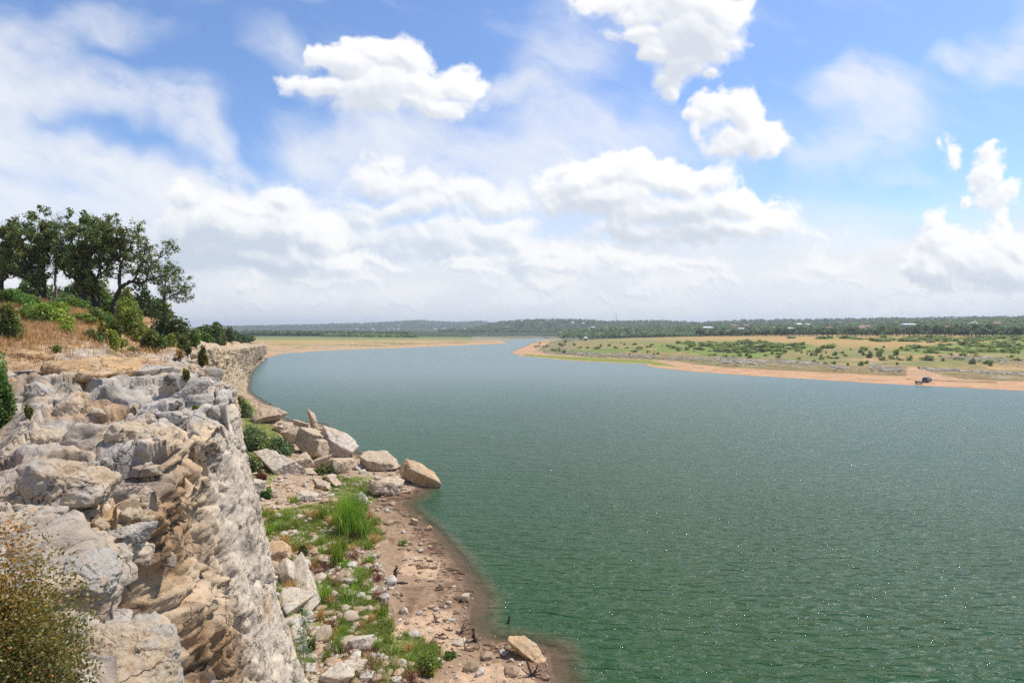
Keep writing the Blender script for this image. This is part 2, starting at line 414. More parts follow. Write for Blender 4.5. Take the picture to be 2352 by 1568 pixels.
def leaf_mat(name, c, var=0.45, trans=0.35):
    m, T, out = new_mat(name)
    at = T.node('ShaderNodeAttribute', attribute_name='col')
    oi = T.n.new('ShaderNodeObjectInfo')
    col = T.mix(1.0, C4(*c), at.outputs['Color'], 'MULTIPLY')
    hs = T.node('ShaderNodeHueSaturation', {'Color': col, 'Hue': T.lin(oi.outputs['Random'], 0, 1, 0.485, 0.515), 'Value': T.lin(oi.outputs['Random'], 0, 1, 0.8, 1.2)})
    d = T.node('ShaderNodeBsdfDiffuse', {'Color': hs.outputs[0]})
    t = T.node('ShaderNodeBsdfTranslucent', {'Color': T.mix(1.0, hs.outputs[0], C4(1.3, 1.25, 0.6), 'MULTIPLY')})
    g = T.node('ShaderNodeBsdfGlossy', {'Roughness': 0.5, 'Color': C4(0.9, 0.95, 0.9)})
    a = T.node('ShaderNodeMixShader', {0: trans, 1: d.outputs[0], 2: t.outputs[0]})
    b = T.node('ShaderNodeMixShader', {0: 0.035, 1: a.outputs[0], 2: g.outputs[0]})
    T.l.new(b.outputs[0], out.inputs[0]); return m
# ------------------------------------------------------------------ lake outline (plan), height of the land
_near = [px(1262,1500),px(1180,1482),px(1120,1474),px(1078,1440),px(1090,1375),px(1070,1330),px(1040,1290),px(990,1222),px(950,1190),px(925,1158),px(958,1132),
  px(975,1100),px(940,1082),px(905,1075),px(850,1056),px(800,1038),px(745,985),px(735,972),px(660,968),px(640,958),px(612,930),px(592,917),px(572,905),px(567,885),px(572,862),
  px(590,838),px(612,822),px(650,812),px(750,805),px(900,799.5),px(1050,793.5),px(1120,790),px(1172,788)]
_far = [px(1150,783),px(1180,779),px(1240,776),px(1262,777),px(1235,782),px(1205,796),px(1172,809),px(1185,813),px(1195,817),px(1250,822),px(1310,828),px(1390,832),px(1480,836),px(1500,843),px(1570,851),px(1700,861),
  px(1900,873),px(2100,885),px(2352,897),px(2700,909)]
SHORE = np.array([(26,-90),(18,-25),(11,5),(5.5,22),(2.6,28.5)] + _near + _far + [(330,95),(360,-90)])
def shore_sd(x, y):
    A = SHORE; Bp = np.roll(A, -1, 0); best = np.full(x.shape, 1e18); ins = np.zeros(x.shape, bool)
    for a, b in zip(A, Bp):
        e = b - a; L = e @ e
        t = np.clip(((x - a[0]) * e[0] + (y - a[1]) * e[1]) / L, 0, 1)
        best = np.minimum(best, (x - a[0] - t * e[0]) ** 2 + (y - a[1] - t * e[1]) ** 2)
        if a[1] != b[1]:
            c = (a[1] > y) != (b[1] > y)
            ins ^= c & (x < (b[0] - a[0]) * (y - a[1]) / (b[1] - a[1]) + a[0])
    s = np.sqrt(best); return np.where(ins, -s, s)
def hills(x, y):
    r = np.hypot(x, y); u = 1176 + F * x / np.maximum(y, 1.0)
    def ridge(r0, w, pts, rough):
        vs = np.interp(u, [p[0] for p in pts], [p[1] for p in pts])
        top = 20 + (HOR - vs) / F * r0
        n = fbm(xyz(x / rough, y / rough), 4, 11) * 0.5
        return np.clip(top, 2, None) * np.exp(-((r - r0) / w) ** 2) * (1 + n * 0.14)
    k = (y > 0)
    h1 = ridge(4300, 900, [(0,752),(545,752),(700,749),(850,745),(960,739),(1050,743),(1100,740),(1150,746),(1300,741),(1500,742),(1700,744),(2600,742)], 260)
    h2 = ridge(2300, 380, [(0,775),(900,772),(1060,764),(1110,751),(1150,742),(1200,739),(1260,736),(1330,738),(1400,742),(1500,740),(1600,745),(1700,740),(2600,736)], 150)
    h3 = ridge(1350, 380, [(0,790),(1100,790),(1290,768),(1400,758),(1500,758),(1560,756),(1640,754),(1800,752),(2000,750),(2100,748),(2240,745),(2600,745)], 120)
    return np.where(k, np.maximum(np.maximum(h1, h2), h3), 20.0), h1, h2, h3
def land(x, y, detail=True):
    x = np.asarray(x, float); y = np.asarray(y, float)
    d = shore_sd(x, y)
    if detail: d = d + np.clip(np.hypot(x, y) / 60, 0.5, 3) * 0.5 * fbm(xyz(x / 3.3, y / 3.3), 3, 3) + np.clip(np.hypot(x, y) / 200, 0, 3) * 2.0 * fbm(xyz(x / 19, y / 19), 3, 8)
    dp = np.maximum(d, 0)
    hN = np.interp(dp, [0, 1.5, 4, 11, 18, 40], [0, 0.16, 0.38, 1.0, 2.2, 3.2])
    hF = np.interp(dp, [0, 25, 90, 300, 600], [0, 1.6, 3.4, 5.0, 7.0])
    st = fbm(xyz(x / 34, y / 34), 3, 21) * 9
    st2 = fbm(xyz(x / 60, y / 60), 3, 22) * 16
    hR = np.interp(dp, [0, 6, 24, 60, 130, 260, 420], [0, 0.35, 1.35, 2.3, 5.0, 8.3, 10.6])
    hR = hR + 0.55 * sstep(dp + st, 27, 28.2) + 0.45 * sstep(dp + st, 33, 34) + 0.6 * sstep(dp + st2, 62, 64) + 0.5 * sstep(dp + st2, 84, 86)
    wR = sstep(x, -25, 5) * (1 - sstep(y, 720, 900)) * sstep(y, 60, 90)
    wN = 1 - sstep(y, 150, 320)
    h = hR * wR + (hN * wN + hF * (1 - wN)) * (1 - wR)
    dep = np.interp(np.maximum(-d, 0), [0, 1, 3, 7, 60], [0, 0.22, 1.1, 3.0, 9.0])
    h = h - dep
    if detail:
        s = sstep(d, 0.2, 5)
        near = 1 - sstep(np.hypot(x, y), 120, 300)
        h = h + s * near * (0.20 * fbm(xyz(x / 3, y / 3), 4, 31) + 0.10 * fbm(xyz(x / 0.8, y / 0.8), 3, 32))
        h = h + near * 0.035 * fbm(xyz(x / 0.5, y / 0.5), 3, 33) * sstep(d, -0.3, 0.4)
        h = h + s * (1 - near) * (0.45 * fbm(xyz(x / 14, y / 14), 4, 41))
    r = np.hypot(x, y)
    hh = hills(x, y)[0]
    wh = sstep(r, 850, 1200) * np.where(d > 0, 1, 0) 
    if detail: hh = hh + wh * 4.0 * np.abs(fbm(xyz(x / 16, y / 16), 3, 51)) * (r < 6000)
    return np.where(wh > 0, np.maximum(h, h * (1 - wh) + np.maximum(h, hh) * wh), h), d
def land_at(x, y): return float(land(np.array([x]), np.array([y]))[0][0])
def ground_px(u, v):
    z = 1.0
    for _ in range(8):
        x, y = px(u, v, z); z2 = land_at(x, y); z = 0.5 * z + 0.5 * z2
    return Vector((x, y, land_at(x, y)))
def in_poly(u, v, pts):
    ins = np.zeros(u.shape, bool); n = len(pts)
    for i in range(n):
        a = pts[i]; b = pts[(i + 1) % n]
        if a[1] == b[1]: continue
        c = (a[1] > v) != (b[1] > v)
        ins ^= c & (u < (b[0] - a[0]) * (v - a[1]) / (b[1] - a[1]) + a[0])
    return ins
def polar_grid(na, nr, r0, r1):
    a1 = np.linspace(-0.80, 0.80, na)
    a = np.concatenate([np.linspace(-math.pi, -0.80, 60)[:-1], a1, np.linspace(0.80, math.pi, 60)[1:]])
    r = np.geomspace(r0, r1, nr)
    A, Rr = np.meshgrid(a, r)
    return (np.sin(A) * Rr).ravel(), (np.cos(A) * Rr).ravel(), len(r), len(a)

tx, ty, tnr, tnc = polar_grid(900, 900, 4.0, 9500)
th, tdist = land(tx, ty)
def mixc(c, t, m): m = m[:, None]; return c * (1 - m) + np.asarray(t)[None, :] * m
def terrain_color(x, y, h, d):
    n1 = fbm(xyz(x / 7, y / 7), 4, 61); n2 = fbm(xyz(x / 30, y / 30), 4, 62); n3 = fbm(xyz(x / 1.3, y / 1.3), 4, 63); n4 = fbm(xyz(x / 90, y / 22), 4, 64)
    r = np.hypot(x, y); u, v = project(x, y, h)
    N = len(x); c = np.tile(np.array([0.40, 0.27, 0.17]), (N, 1))
    right = (x > -10) & (y < 800) & (y > 60)
    near = (~right) & (y < 300)
    # ---- right bank
    cr = np.tile(np.array([0.50, 0.30, 0.165]), (N, 1))
    e = d + 4 * n2 * 2
    cr = mixc(cr, (0.30, 0.16, 0.09), 0.6 * sstep(fbm(xyz((x + y) / 2.2, (x - y) / 16), 3, 65), 0.08, 0.28))
    cr = mixc(cr, (0.20, 0.16, 0.06), sstep(e, 20, 24) * 0.85)
    cr = mixc(cr, (0.15, 0.20, 0.05), sstep(e, 19, 23) * sstep(n1, -0.05, 0.25) * sstep(1900 - u, 0, 300))
    rk = sstep(e, 26, 28) * (1 - sstep(e, 46, 58))
    cr = mixc(cr, (0.40, 0.33, 0.26), rk * sstep(n3 + 0.9 * n1, -0.05, 0.35) * 0.6)
    cr = mixc(cr, (0.38, 0.25, 0.11), sstep(e, 50, 62) * 0.95)
    cr = mixc(cr, (0.48, 0.30, 0.16), sstep(e, 50, 62) * sstep(n2, 0.02, 0.22) * sstep(u, 1750, 1900) * (1 - sstep(d, 150, 220)) * 0.9)
    cr = mixc(cr, (0.20, 0.21, 0.07), sstep(n4 + 0.6 * n1, -0.26, 0.06) * sstep(d, 50, 66) * (1 - sstep(d, 190, 260)) * 0.85)
    cr = mixc(cr, (0.42, 0.27, 0.10), sstep(d, 120, 200) * 0.85)
    G = [[(1480,795),(1560,788),(1700,781),(1860,790),(1890,799),(1800,808),(1740,826),(1640,818),(1520,808)], [(1240,808),(1400,800),(1500,804),(1400,812)], [(2060,800),(2180,788),(2352,782),(2600,780),(2600,812),(2352,812),(2200,812),(2110,812)],
         [(1850,779),(2352,771),(2600,770),(2600,783),(2352,784),(2100,781)]]
    g = np.zeros(N)
    for p in G: g = np.maximum(g, in_poly(u + 60 * n1, v + 9 * n2, p))
    cr = mixc(cr, (0.17, 0.22, 0.05), g * 0.85)
    P = [[(1185,812),(1300,818),(1500,828),(1560,843),(1400,832),(1200,820)]]
    cr = mixc(cr, (0.22, 0.24, 0.05), in_poly(u, v + 3 * n1, P[0]) * sstep(d, 1, 4))
    # pale dirt track that runs down to the car
    T1 = [(2085,842),(2105,842),(2150,858),(2250,878),(2100,876),(2080,862)]
    cr = mixc(cr, (0.50, 0.31, 0.18), in_poly(u, v, T1) * 0.9)
    cr = mixc(cr, (0.48, 0.38, 0.25), in_poly(u, v, [(1310,775),(1390,770),(1400,772),(1340,779),(1330,779)]) * 0.9)
    # ---- far left bank
    cf = np.tile(np.array([0.46, 0.29, 0.15]), (N, 1))
    cf = mixc(cf, (0.36, 0.29, 0.20), sstep(n3 + n1, -0.1, 0.2) * (1 - sstep(u, 750, 1000)) * (1 - sstep(d, 40, 70)))
    cf = mixc(cf, (0.17, 0.19, 0.07), sstep(n4 + n1 * 0.6, 0.0, 0.22) * sstep(d, 12, 30))
    cf = mixc(cf, (0.38, 0.29, 0.11), sstep(d, 60, 110) * sstep(n2, -0.3, 0.1) * 0.9)
    cf = mixc(cf, (0.14, 0.20, 0.07), sstep(v, 783, 777) * 0.8)
    # ---- shore below the cliff
    cn = np.tile(np.array([0.41, 0.30, 0.20]), (N, 1))
    cn = mixc(cn, (0.27, 0.18, 0.11), sstep(n3, -0.05, 0.3) * 0.7)
    mud = (1 - sstep(d + 1.5 * n1, 4.0, 8.0)) * (v > 1130)
    cn = mixc(cn, (0.28, 0.185, 0.115), mud * 0.9)
    cn = mixc(cn, (0.17, 0.095, 0.055), mud * sstep(n3 + n1, -0.05, 0.28) * 0.8)
    S = [[(905,1440),(960,1405),(1030,1400),(1060,1440),(1080,1480),(1030,1500),(950,1480),(890,1460)], [(1060,1530),(1130,1518),(1200,1535),(1260,1600),(1000,1600)], [(930,1260),(1010,1290),(1000,1330),(920,1310)]]
    for p in S: cn = mixc(cn, (0.46, 0.315, 0.20), in_poly(u + 25 * n3, v + 15 * n1, p) * 0.9)
    cn = mixc(cn, (0.13, 0.085, 0.055), (1 - sstep(d, 0.1, 1.3)) * 0.7)
    Gn = [[(760,1330),(840,1350),(880,1450),(1000,1480),(1010,1520),(900,1560),(800,1480),(720,1440)], [(590,1180),(760,1150),(870,1190),(870,1240),(760,1270),(610,1240)], [(590,1330),(640,1330),(660,1420),(700,1568),(640,1568)],
          [(550,900),(640,1000),(660,1060),(620,1110),(560,1100)], [(740,1090),(870,1100),(860,1160),(760,1140)], [(560,960),(640,985),(650,1000),(560,1000)]]
    g = np.zeros(N)
    for p in Gn: g = np.maximum(g, in_poly(u + 40 * n3, v + 22 * n1, p))
    cn = mixc(cn, (0.17, 0.20, 0.04), g * sstep(n3 + 0.5 * n1, -0.5, -0.1) * 0.9)
    c[right] = cr[right]; far = (~right) & (~near); c[far] = cf[far]; c[near] = cn[near]
    # forested hills
    wood = sstep(r + 140 * n2, 740, 800) * np.where(right | (u > 1290), 1, sstep(r + 60 * n2, 980, 1100))
    fc = np.tile(np.array([0.040, 0.060, 0.022]), (N, 1)); fc = mixc(fc, (0.075, 0.095, 0.035), sstep(fbm(xyz(x / 40, y / 40), 4, 71), 0, 0.3))
    c = c * (1 - wood[:, None]) + fc * wood[:, None]
    band = ((u > 1085) & (u < 1330) & (v > 772) & (r > 800) & (r < 1500))
    c[band] = mixc(c[band], (0.32, 0.27, 0.20), 0.7 * sstep(n1[band], -0.2, 0.1))
    return np.clip(c, 0.01, 0.9)
tcol = terrain_color(tx, ty, th, tdist)
mt, T, out = new_mat('ground_soil')
at = T.node('ShaderNodeAttribute', attribute_name='col'); geo = T.n.new('ShaderNodeNewGeometry'); Pp = geo.outputs['Position']
n1 = T.noise(Pp, 1.7, 6, 0.65); n2 = T.noise(Pp, 9.0, 5, 0.7); n3 = T.noise(Pp, 0.11, 6, 0.6)
colr = T.vm('SCALE', at.outputs['Color'], scale=T.lin(n1.outputs[0], 0.3, 0.7, 0.72, 1.28))
colr = T.vm('SCALE', colr, scale=T.lin(n2.outputs[0], 0.3, 0.7, 0.8, 1.2))
colr = T.vm('SCALE', colr, scale=T.lin(n3.outputs[0], 0.3, 0.7, 0.85, 1.15))
hgt = T.m('ADD', n1.outputs[0], T.m('MULTIPLY', n2.outputs[0], 0.35))
pbsdf(T, out, colr, 0.95, 0.1, bumpn(T, hgt, 0.8, 0.12))
ground = mesh_np('ground', xyz(tx, ty, th), grid_faces(tnr, tnc)[:, ::-1], mt, col=tcol)
tag(ground, kind='structure')

# ------------------------------------------------------------------ water
wx, wy, wnr, wnc = polar_grid(420, 420, 4.0, 9400)
wh_, wd = land(wx, wy, True)
dep = np.clip(-wh_, 0, 5)
keep = (wd < 14) 
fw = grid_faces(wnr, wnc)[:, ::-1]; fw = fw[keep[fw].any(1)]
mw, T, out = new_mat('lake_water')
at = T.node('ShaderNodeAttribute', attribute_name='col')
sp = T.node('ShaderNodeSeparateColor', {0: at.outputs['Color']}); dp_ = sp.outputs[0]
geo = T.n.new('ShaderNodeNewGeometry'); Pp = geo.outputs['Position']
turb = T.m('ADD', T.m('MULTIPLY', dp_, 5.0), T.m('MULTIPLY', T.m('SUBTRACT', T.noise(Pp, 0.35, 4, 0.6).outputs[0], 0.5), 1.3))
body = T.mix(T.sm(turb, 0.0, 1.0), C4(0.13, 0.105, 0.045), C4(0.016, 0.066, 0.015))
body = T.mix(T.m('MULTIPLY', T.sm(T.noise(Pp, 0.012, 3, 0.5).outputs[0], 0.4, 0.65), 0.5), body, C4(0.013, 0.052, 0.020))
def mapp(rz, sx, sy):
    a = T.node('ShaderNodeMapping', {'Rotation': (0, 0, R(rz)), 'Scale': (sx, sy, 1)}); T.put(a.inputs[0], Pp); return a.outputs[0]
wA = T.noise(mapp(-18, 0.10, 0.34), 1.0, 2, 0.5, 0.6)
wA2 = T.noise(mapp(-24, 0.30, 1.15), 1.0, 3, 0.55, 0.8)
wB = T.noise(mapp(-34, 1.4, 3.4), 1.0, 4, 0.62, 0.8)
wC = T.noise(mapp(-30, 5.0, 6.0), 1.0, 3, 0.6, 0.4)
spw = T.node('ShaderNodeSeparateXYZ', {0: Pp})
calm = T.sm(spw.outputs[1], 60, 260, 1.0, 0.16)        # the far reach of the lake is calmer
gust = T.m('MULTIPLY', T.lin(T.noise(Pp, 0.018, 4, 0.6).outputs[0], 0.35, 0.65, 0.6, 1.15), calm)
def crest(n, p):       # sharper crests than troughs
    return T.m('POWER', T.lin(n.outputs[0], 0.25, 0.75), p)
hgt = T.m('ADD', T.m('ADD', T.m('MULTIPLY', wA.outputs[0], 0.55), T.m('MULTIPLY', crest(wA2, 1.6), 0.50)), T.m('ADD', T.m('MULTIPLY', crest(wB, 1.4), 0.13), T.m('MULTIPLY', wC.outputs[0], 0.075)))
hgt = T.m('MULTIPLY', hgt, gust)
body = T.mix(T.sm(spw.outputs[1], 35, 300), body, C4(0.115, 0.180, 0.165))  # paler body further out paints in sky reflection lost to the roughness
# ruffled, matt water with smaller and smaller glassy facets further out
gl = T.m('GREATER_THAN', T.noise(mapp(-24, 0.9, 2.2), 1.0, 3, 0.6).outputs[0], T.lin(spw.outputs[1], 25, 125, 0.47, 0.74))
glint_rough = T.m('MULTIPLY_ADD', gl, -0.30, 0.32)
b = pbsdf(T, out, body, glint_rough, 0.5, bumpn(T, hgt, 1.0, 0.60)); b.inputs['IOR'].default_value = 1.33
tr = T.n.new('ShaderNodeBsdfTransparent')
fa = T.sm(T.m('MULTIPLY', dp_, 5.0), 0.0, 0.6, 0.3, 1.0)
ms = T.node('ShaderNodeMixShader', {0: fa, 1: tr.outputs[0], 2: b.outputs[0]}); T.l.new(ms.outputs[0], out.inputs[0])
wcol = np.repeat((dep / 5.0)[:, None], 3, 1)
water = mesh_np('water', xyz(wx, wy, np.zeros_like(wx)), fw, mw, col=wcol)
tag(water, kind='structure')
# ------------------------------------------------------------------ rock kit
def ico(sub):
    import bmesh
    bm = bmesh.new(); bmesh.ops.create_icosphere(bm, subdivisions=sub, radius=1.0)
    V = np.array([v.co[:] for v in bm.verts]); Fc = np.array([[v.index for v in f.verts] for f in bm.faces]); bm.free()
    return V / np.linalg.norm(V, axis=1, keepdims=True), Fc
ICO = {k: ico(k) for k in (1, 2, 3, 4, 5, 6)}
def rock_shape(seed, sub, dims, planes=12, rough=0.06, strata=0.0, sharp=40, soft=None):
    g = np.random.default_rng(seed); V, Fc = ICO[sub]; sharp = soft or sharp
    n = g.normal(size=(planes, 3)); n /= np.linalg.norm(n, axis=1, keepdims=True)
    base = np.array([[1, 0, 0], [-1, 0, 0], [0, 1, 0], [0, -1, 0], [0, 0, 1], [0, 0, -1]], float) + g.normal(size=(6, 3)) * 0.33
    base /= np.linalg.norm(base, axis=1, keepdims=True)
    n = np.concatenate([n, base]); h = np.concatenate([g.uniform(0.74, 1.05, planes), g.uniform(0.58, 0.86, 6)])
    c = np.maximum(V @ n.T, 1e-3) / h
    rr = 1.0 / (np.sum(c ** sharp, axis=1) ** (1.0 / sharp))
    P = V * rr[:, None]
    D = np.asarray(dims, float) / 2
    W = P * D
    s = D.mean()
    off = seed * 3.7
    k = rough * s * 2 * (fbm(W / s * 1.3 + off, 4, 1) + 0.5 * fbm(W / s * 5 + off, 3, 5, gain=0.6))
    k = k + rough * s * (0.9 * facets(W / s * 2.2 + off, 1) + 0.5 * facets(W / s * 6 + off, 2))
    if strata:
        z = W[:, 2] / (s * 0.22) + 0.4 * fbm(W / s * 2 + off, 2, 9); fr = z - np.floor(z)
        k = k + strata * s * (((_h(np.floor(z), z * 0, z * 0, seed) & 255) / 255.) - 0.5) * sstep(fr, 0, 0.2)
        k = k - strata * s * 0.6 * (1 - sstep(np.abs(fr - 0.5) * -2 + 1, 0, 0.25))
    W = W + V * k[:, None]
    return W, Fc
# ------------------------------------------------------------------ the cliff: swept sheet  (inland edge, lip, face, foot)
ST = [ # lip x,y,z        foot x,y,z          inland x,y,z
 ((14,-22,18.0),  (19,-20,1.0), (-6,-50,19)),
 ((4.0,-6,18.3),  (9,-5,1.0),   (-16,-40,19)),
 ((0.9,0.3,18.15), (6,3,1.0),    (-24,-26,19.5)),
 ((-0.9,1.7,17.85),(4.4,7,1.0), (-30,-18,20)),
 ((-2.3,3.3,17.45),(2.2,11,1.0),(-36,-12,20)),
 ((-3.5,5.0,17.5),(0.6,13,1.2),(-44,-4,20.5)),
 ((-4.8,6.7,17.7),(-1.6,14,1.2),(-50,2,21)),
 ((-6.1,8.6,17.3),(-2.8,15,1.5),(-55,8,21.5)),
 ((-6.9,11.2,17.2),(-3.2,16.5,1.5),(-60,14,22)),
 ((-7.25,13.8,17.9),(-3.0,18.5,1.5),(-64,20,22)),
 ((-8.1,16.5,18.5),(-5.2,21.5,1.8),(-66,28,22)),
 ((-11.5,21.5,18.5),(-10,25,2.0),(-70,42,22)),
 ((-17.5,30,18.2),(-16,34,2.2),(-78,62,22)),
 ((-28,49,17.9),(-28.5,54,2.6),(-92,92,21)),
 ((-42.5,82,17.0),  (-45,92,3),    (-118,140,20)),
 ((-57,112,15.6),  (-64,134,2),   (-146,190,19)),
 ((-74.5,150,14.2),  (-78.5,168,2.5), (-174,240,17)),
 ((-95.5,200,12.8),  (-101.5,217,1.8),(-206,300,15)),
 ((-127,280,10.8), (-135,300,2.0),(-265,400,13)),
 ((-165,380,8.6),  (-171,396,2.5),  (-350,520,10)),
 ((-228,520,6.0),  (-230,530,4),  (-430,660,7)),
]
def catmull(P, t):
    P = np.asarray(P, float); n = len(P); i = np.clip(np.floor(t).astype(int), 0, n - 2); f = (t - i)[:, None]
    p0 = P[np.clip(i - 1, 0, n - 1)]; p1 = P[i]; p2 = P[i + 1]; p3 = P[np.clip(i + 2, 0, n - 1)]
    return 0.5 * ((2 * p1) + (-p0 + p2) * f + (2 * p0 - 5 * p1 + 4 * p2 - p3) * f ** 2 + (-p0 + 3 * p1 - 3 * p2 + p3) * f ** 3)
def make_cliff():
    tt = np.linspace(0, len(ST) - 1, 6000)
    lipc = catmull([s[0] for s in ST], tt)
    seg = np.linalg.norm(np.diff(lipc, axis=0), axis=1)
    dist = np.linalg.norm(lipc[:-1] - np.array([0, 0, 20]), axis=1)
    vis = np.where(tt[:-1] < 2.6, 4.0, 1.0)
    dens = seg / (np.clip(dist * 0.0042, 0.02, 9) * vis)
    cum = np.concatenate([[0], np.cumsum(dens)]); NS = int(cum[-1]) + 1
    ts = np.interp(np.linspace(0, cum[-1], NS), cum, tt)
    Lp = catmull([s[0] for s in ST], ts); Fp = catmull([s[1] for s in ST], ts); Ip = catmull([s[2] for s in ST], ts)
    W = np.linalg.norm(Ip[:, :2] - Lp[:, :2], axis=1)
    inl = np.concatenate([[1.0], np.geomspace(1.0, 0.004, 300), ])          # plateau rows, fine near the lip
    inl = (inl - inl[-1]) / (1 - inl[-1])
    face = np.linspace(0, 1, 330)[1:] ** 1.15
    rows = []
    for a in inl[1:]:
        q = Lp * (1 - a) + Ip * a
        q[:, 2] = Lp[:, 2] + (Ip[:, 2] - Lp[:, 2]) * sstep(np.full(NS, a), 0.0, 0.75) ** 0.8
        rows.append(q)
    for b in face:
        q = Lp * (1 - b) + Fp * b
        k = -0.19 * math.sin(math.pi * b)         # steep at the top, flaring at the foot
        q[:, :2] += (Fp - Lp)[:, :2] * k
        rows.append(q)
    P = np.stack(rows); NR = P.shape[0]
    n_in = len(inl) - 1
    dli = inl[1:, None] * W[None, :]
    P[:n_in, :, 2] += 2.3 * sstep(dli, 2.5, 12) * sstep(P[:n_in, :, 1], 22, 42) * (1 - sstep(P[:n_in, :, 1], 250, 380))
    du = np.gradient(P, axis=1); dv = np.gradient(P, axis=0)
    Nn = np.cross(dv.reshape(-1, 3), du.reshape(-1, 3)).reshape(P.shape)
    Nn /= np.linalg.norm(Nn, axis=2, keepdims=True) + 1e-9
    if Nn[10, NS // 2, 2] < 0: Nn = -Nn
    k = 9
    pad = np.concatenate([np.repeat(Nn[:1], k, 0), Nn, np.repeat(Nn[-1:], k, 0)], 0)
    Nn = sum(pad[i:i + NR] for i in range(2 * k + 1)); Nn /= np.linalg.norm(Nn, axis=2, keepdims=True) + 1e-9
    V = P.reshape(-1, 3).copy(); N = Nn.reshape(-1, 3)
    rowi = np.repeat(np.arange(NR), NS); dl = np.zeros(NR * NS)
    a_in = np.repeat(np.concatenate([inl[1:], np.zeros(len(face))]), NS); dl = a_in * np.tile(W, NR)   # metres inland of the lip
    bf = np.repeat(np.concatenate([np.zeros(n_in), face]), NS)                                       # 0..1 down the face
    r = np.linalg.norm(V - np.array([0, 0, 20.]), axis=1)
    soft = 1 - sstep(dl, 5, 13)                # rock near the lip, soil inland
    isf = sstep(bf, 0.0, 0.06)
    # --- relief
    wv = np.stack([fbm(V / 2.5 + 5, 3, 1), fbm(V / 2.5 + 9, 3, 2), fbm(V / 2.5 + 13, 3, 3)], 1)
    wf = np.stack([fbm(V / 0.5 + 5, 3, 51, 0.6), fbm(V / 0.5 + 9, 3, 52, 0.6), fbm(V / 0.5 + 13, 3, 53, 0.6)], 1)
    big = fbm(V / 5.5, 3, 100)
    Wp = V + 0.7 * wv + 0.10 * wf
    F1, F2, cid = worley(Wp / np.array([2.3, 2.3, 1.4]), 5)
    cr = np.exp(-((F2 - F1) / 0.05) ** 1.2)
    G1, G2, gid = worley(Wp / np.array([0.8, 0.8, 0.45]), 9); cr2 = np.exp(-((G2 - G1) / 0.07) ** 1.2)
    fa = facets(Wp / np.array([1.5, 1.5, 1.0]), 31); fb = facets((Wp + 0.1 * wf) / np.array([0.55, 0.55, 0.36]), 32); fc = facets((V + 0.05 * wf) / np.array([0.20, 0.20, 0.13]), 33)
    zs = V[:, 2] / 0.50 + 0.5 * fbm(V / 3, 2, 7); fr = zs - np.floor(zs)
    stra = (_h(np.floor(zs), np.floor(zs) * 0, np.floor(zs) * 0, 3) & 255) / 255. * sstep(fr, 0.0, 0.12) * (1 - sstep(fr, 0.9, 1.0) * 0.5)
    rid = fbm(V / 0.9, 5, 200, ridged=True, gain=0.6); fi = fbm(V / 0.30, 5, 210, gain=0.65)
    hol = fbm(V / 0.9 + 40, 4, 220, gain=0.6); pit = sstep(hol, 0.16, 0.32)
    hol2 = fbm(V / 0.33 + 70, 3, 225, gain=0.6); pit2 = sstep(hol2, 0.18, 0.36)
    smoothz = sstep(fbm(V / 3 + 80, 2, 230), 0.05, 0.3)
    near = (1 - sstep(r, 6.5, 9.5))
    rough = (1 - 0.5 * smoothz) * (1 - 0.45 * near)
    farr = sstep(r, 30, 90)
    D = 0.7 * big * (1 + 0.8 * farr) + 3.2 * farr * fbm(V / np.array([11, 11, 9]), 4, 270, gain=0.6)
    mid = rough * (0.22 * fb + 0.10 * fc + 0.16 * rid + 0.14 * fi - 0.14 * pit2 - 0.10 * cr2) + 0.03 * fi
    fas = np.clip(fa, -0.5, 0.5)
    top = 0.16 * (cid - 0.45) - 0.16 * cr + 0.20 * fas + 0.30 * (fbm(V / 1.3, 4, 260, gain=0.6)) + rough * (0.07 * fb + 0.10 * rid + 0.09 * fi) - 0.22 * pit * rough
    vgr = fbm(V / np.array([0.9, 0.9, 4.0]) + 11, 4, 266, gain=0.55)
    fac = 0.28 * (cid - 0.5) - 0.30 * cr + 0.12 * fa + 0.10 * (stra - 0.5) * (0.5 + rough) + 0.22 * fbm(V / 0.7, 4, 269, gain=.6) + 0.5 * vgr - 0.5 * sstep(vgr, .22, .38) + 0.6 * mid + 0.25 * fbm(V / 1.2, 4, 261, gain=0.6) - 0.50 * pit * rough
    # the pale buttress at the right is smoother, pocked
    ub, vb = project(V[:, 0], V[:, 1], V[:, 2])
    butt = sstep(V[:, 1], 12.8, 14.5) * (1 - sstep(V[:, 1], 24, 30)) * isf
    cg = fbm(V / np.array([0.55, 0.55, 0.9]), 5, 263, gain=0.62); crk = np.exp(-(np.abs(fbm((V + 0.3 * wf) / np.array([1.6, 1.6, 2.6]), 4, 268)) / 0.022) ** 2)
    fac = fac * (1 - butt) + butt * (0.07 * fi + 0.05 * fc + 0.02 * fb + 0.05 * rid + 0.22 * fbm(V / np.array([1.6, 1.6, 2.6]), 4, 262) - 0.12 * pit2 - 0.38 * sstep(cg, .20, .34) - 0.16 * crk)
    D += top * (1 - isf) * soft + fac * isf * (1 + 0.2 * farr)
    D += (1 - soft) * (1 - isf) * (0.25 * fbm(V / 4, 3, 240) + 0.05 * fi)
    D *= 1 - 0.35 * near
    hol3 = fbm(V / 1.5 + 140, 3, 228, gain=0.55)
    D -= 0.80 * sstep(hol3, 0.15, 0.26) * (1 - isf) * soft * (1 - farr) * (1 - 0.5 * near)
    D -= 0.25 * (1 - isf) * (1 - sstep(dl, 0.0, 0.7)) * (1 - farr)
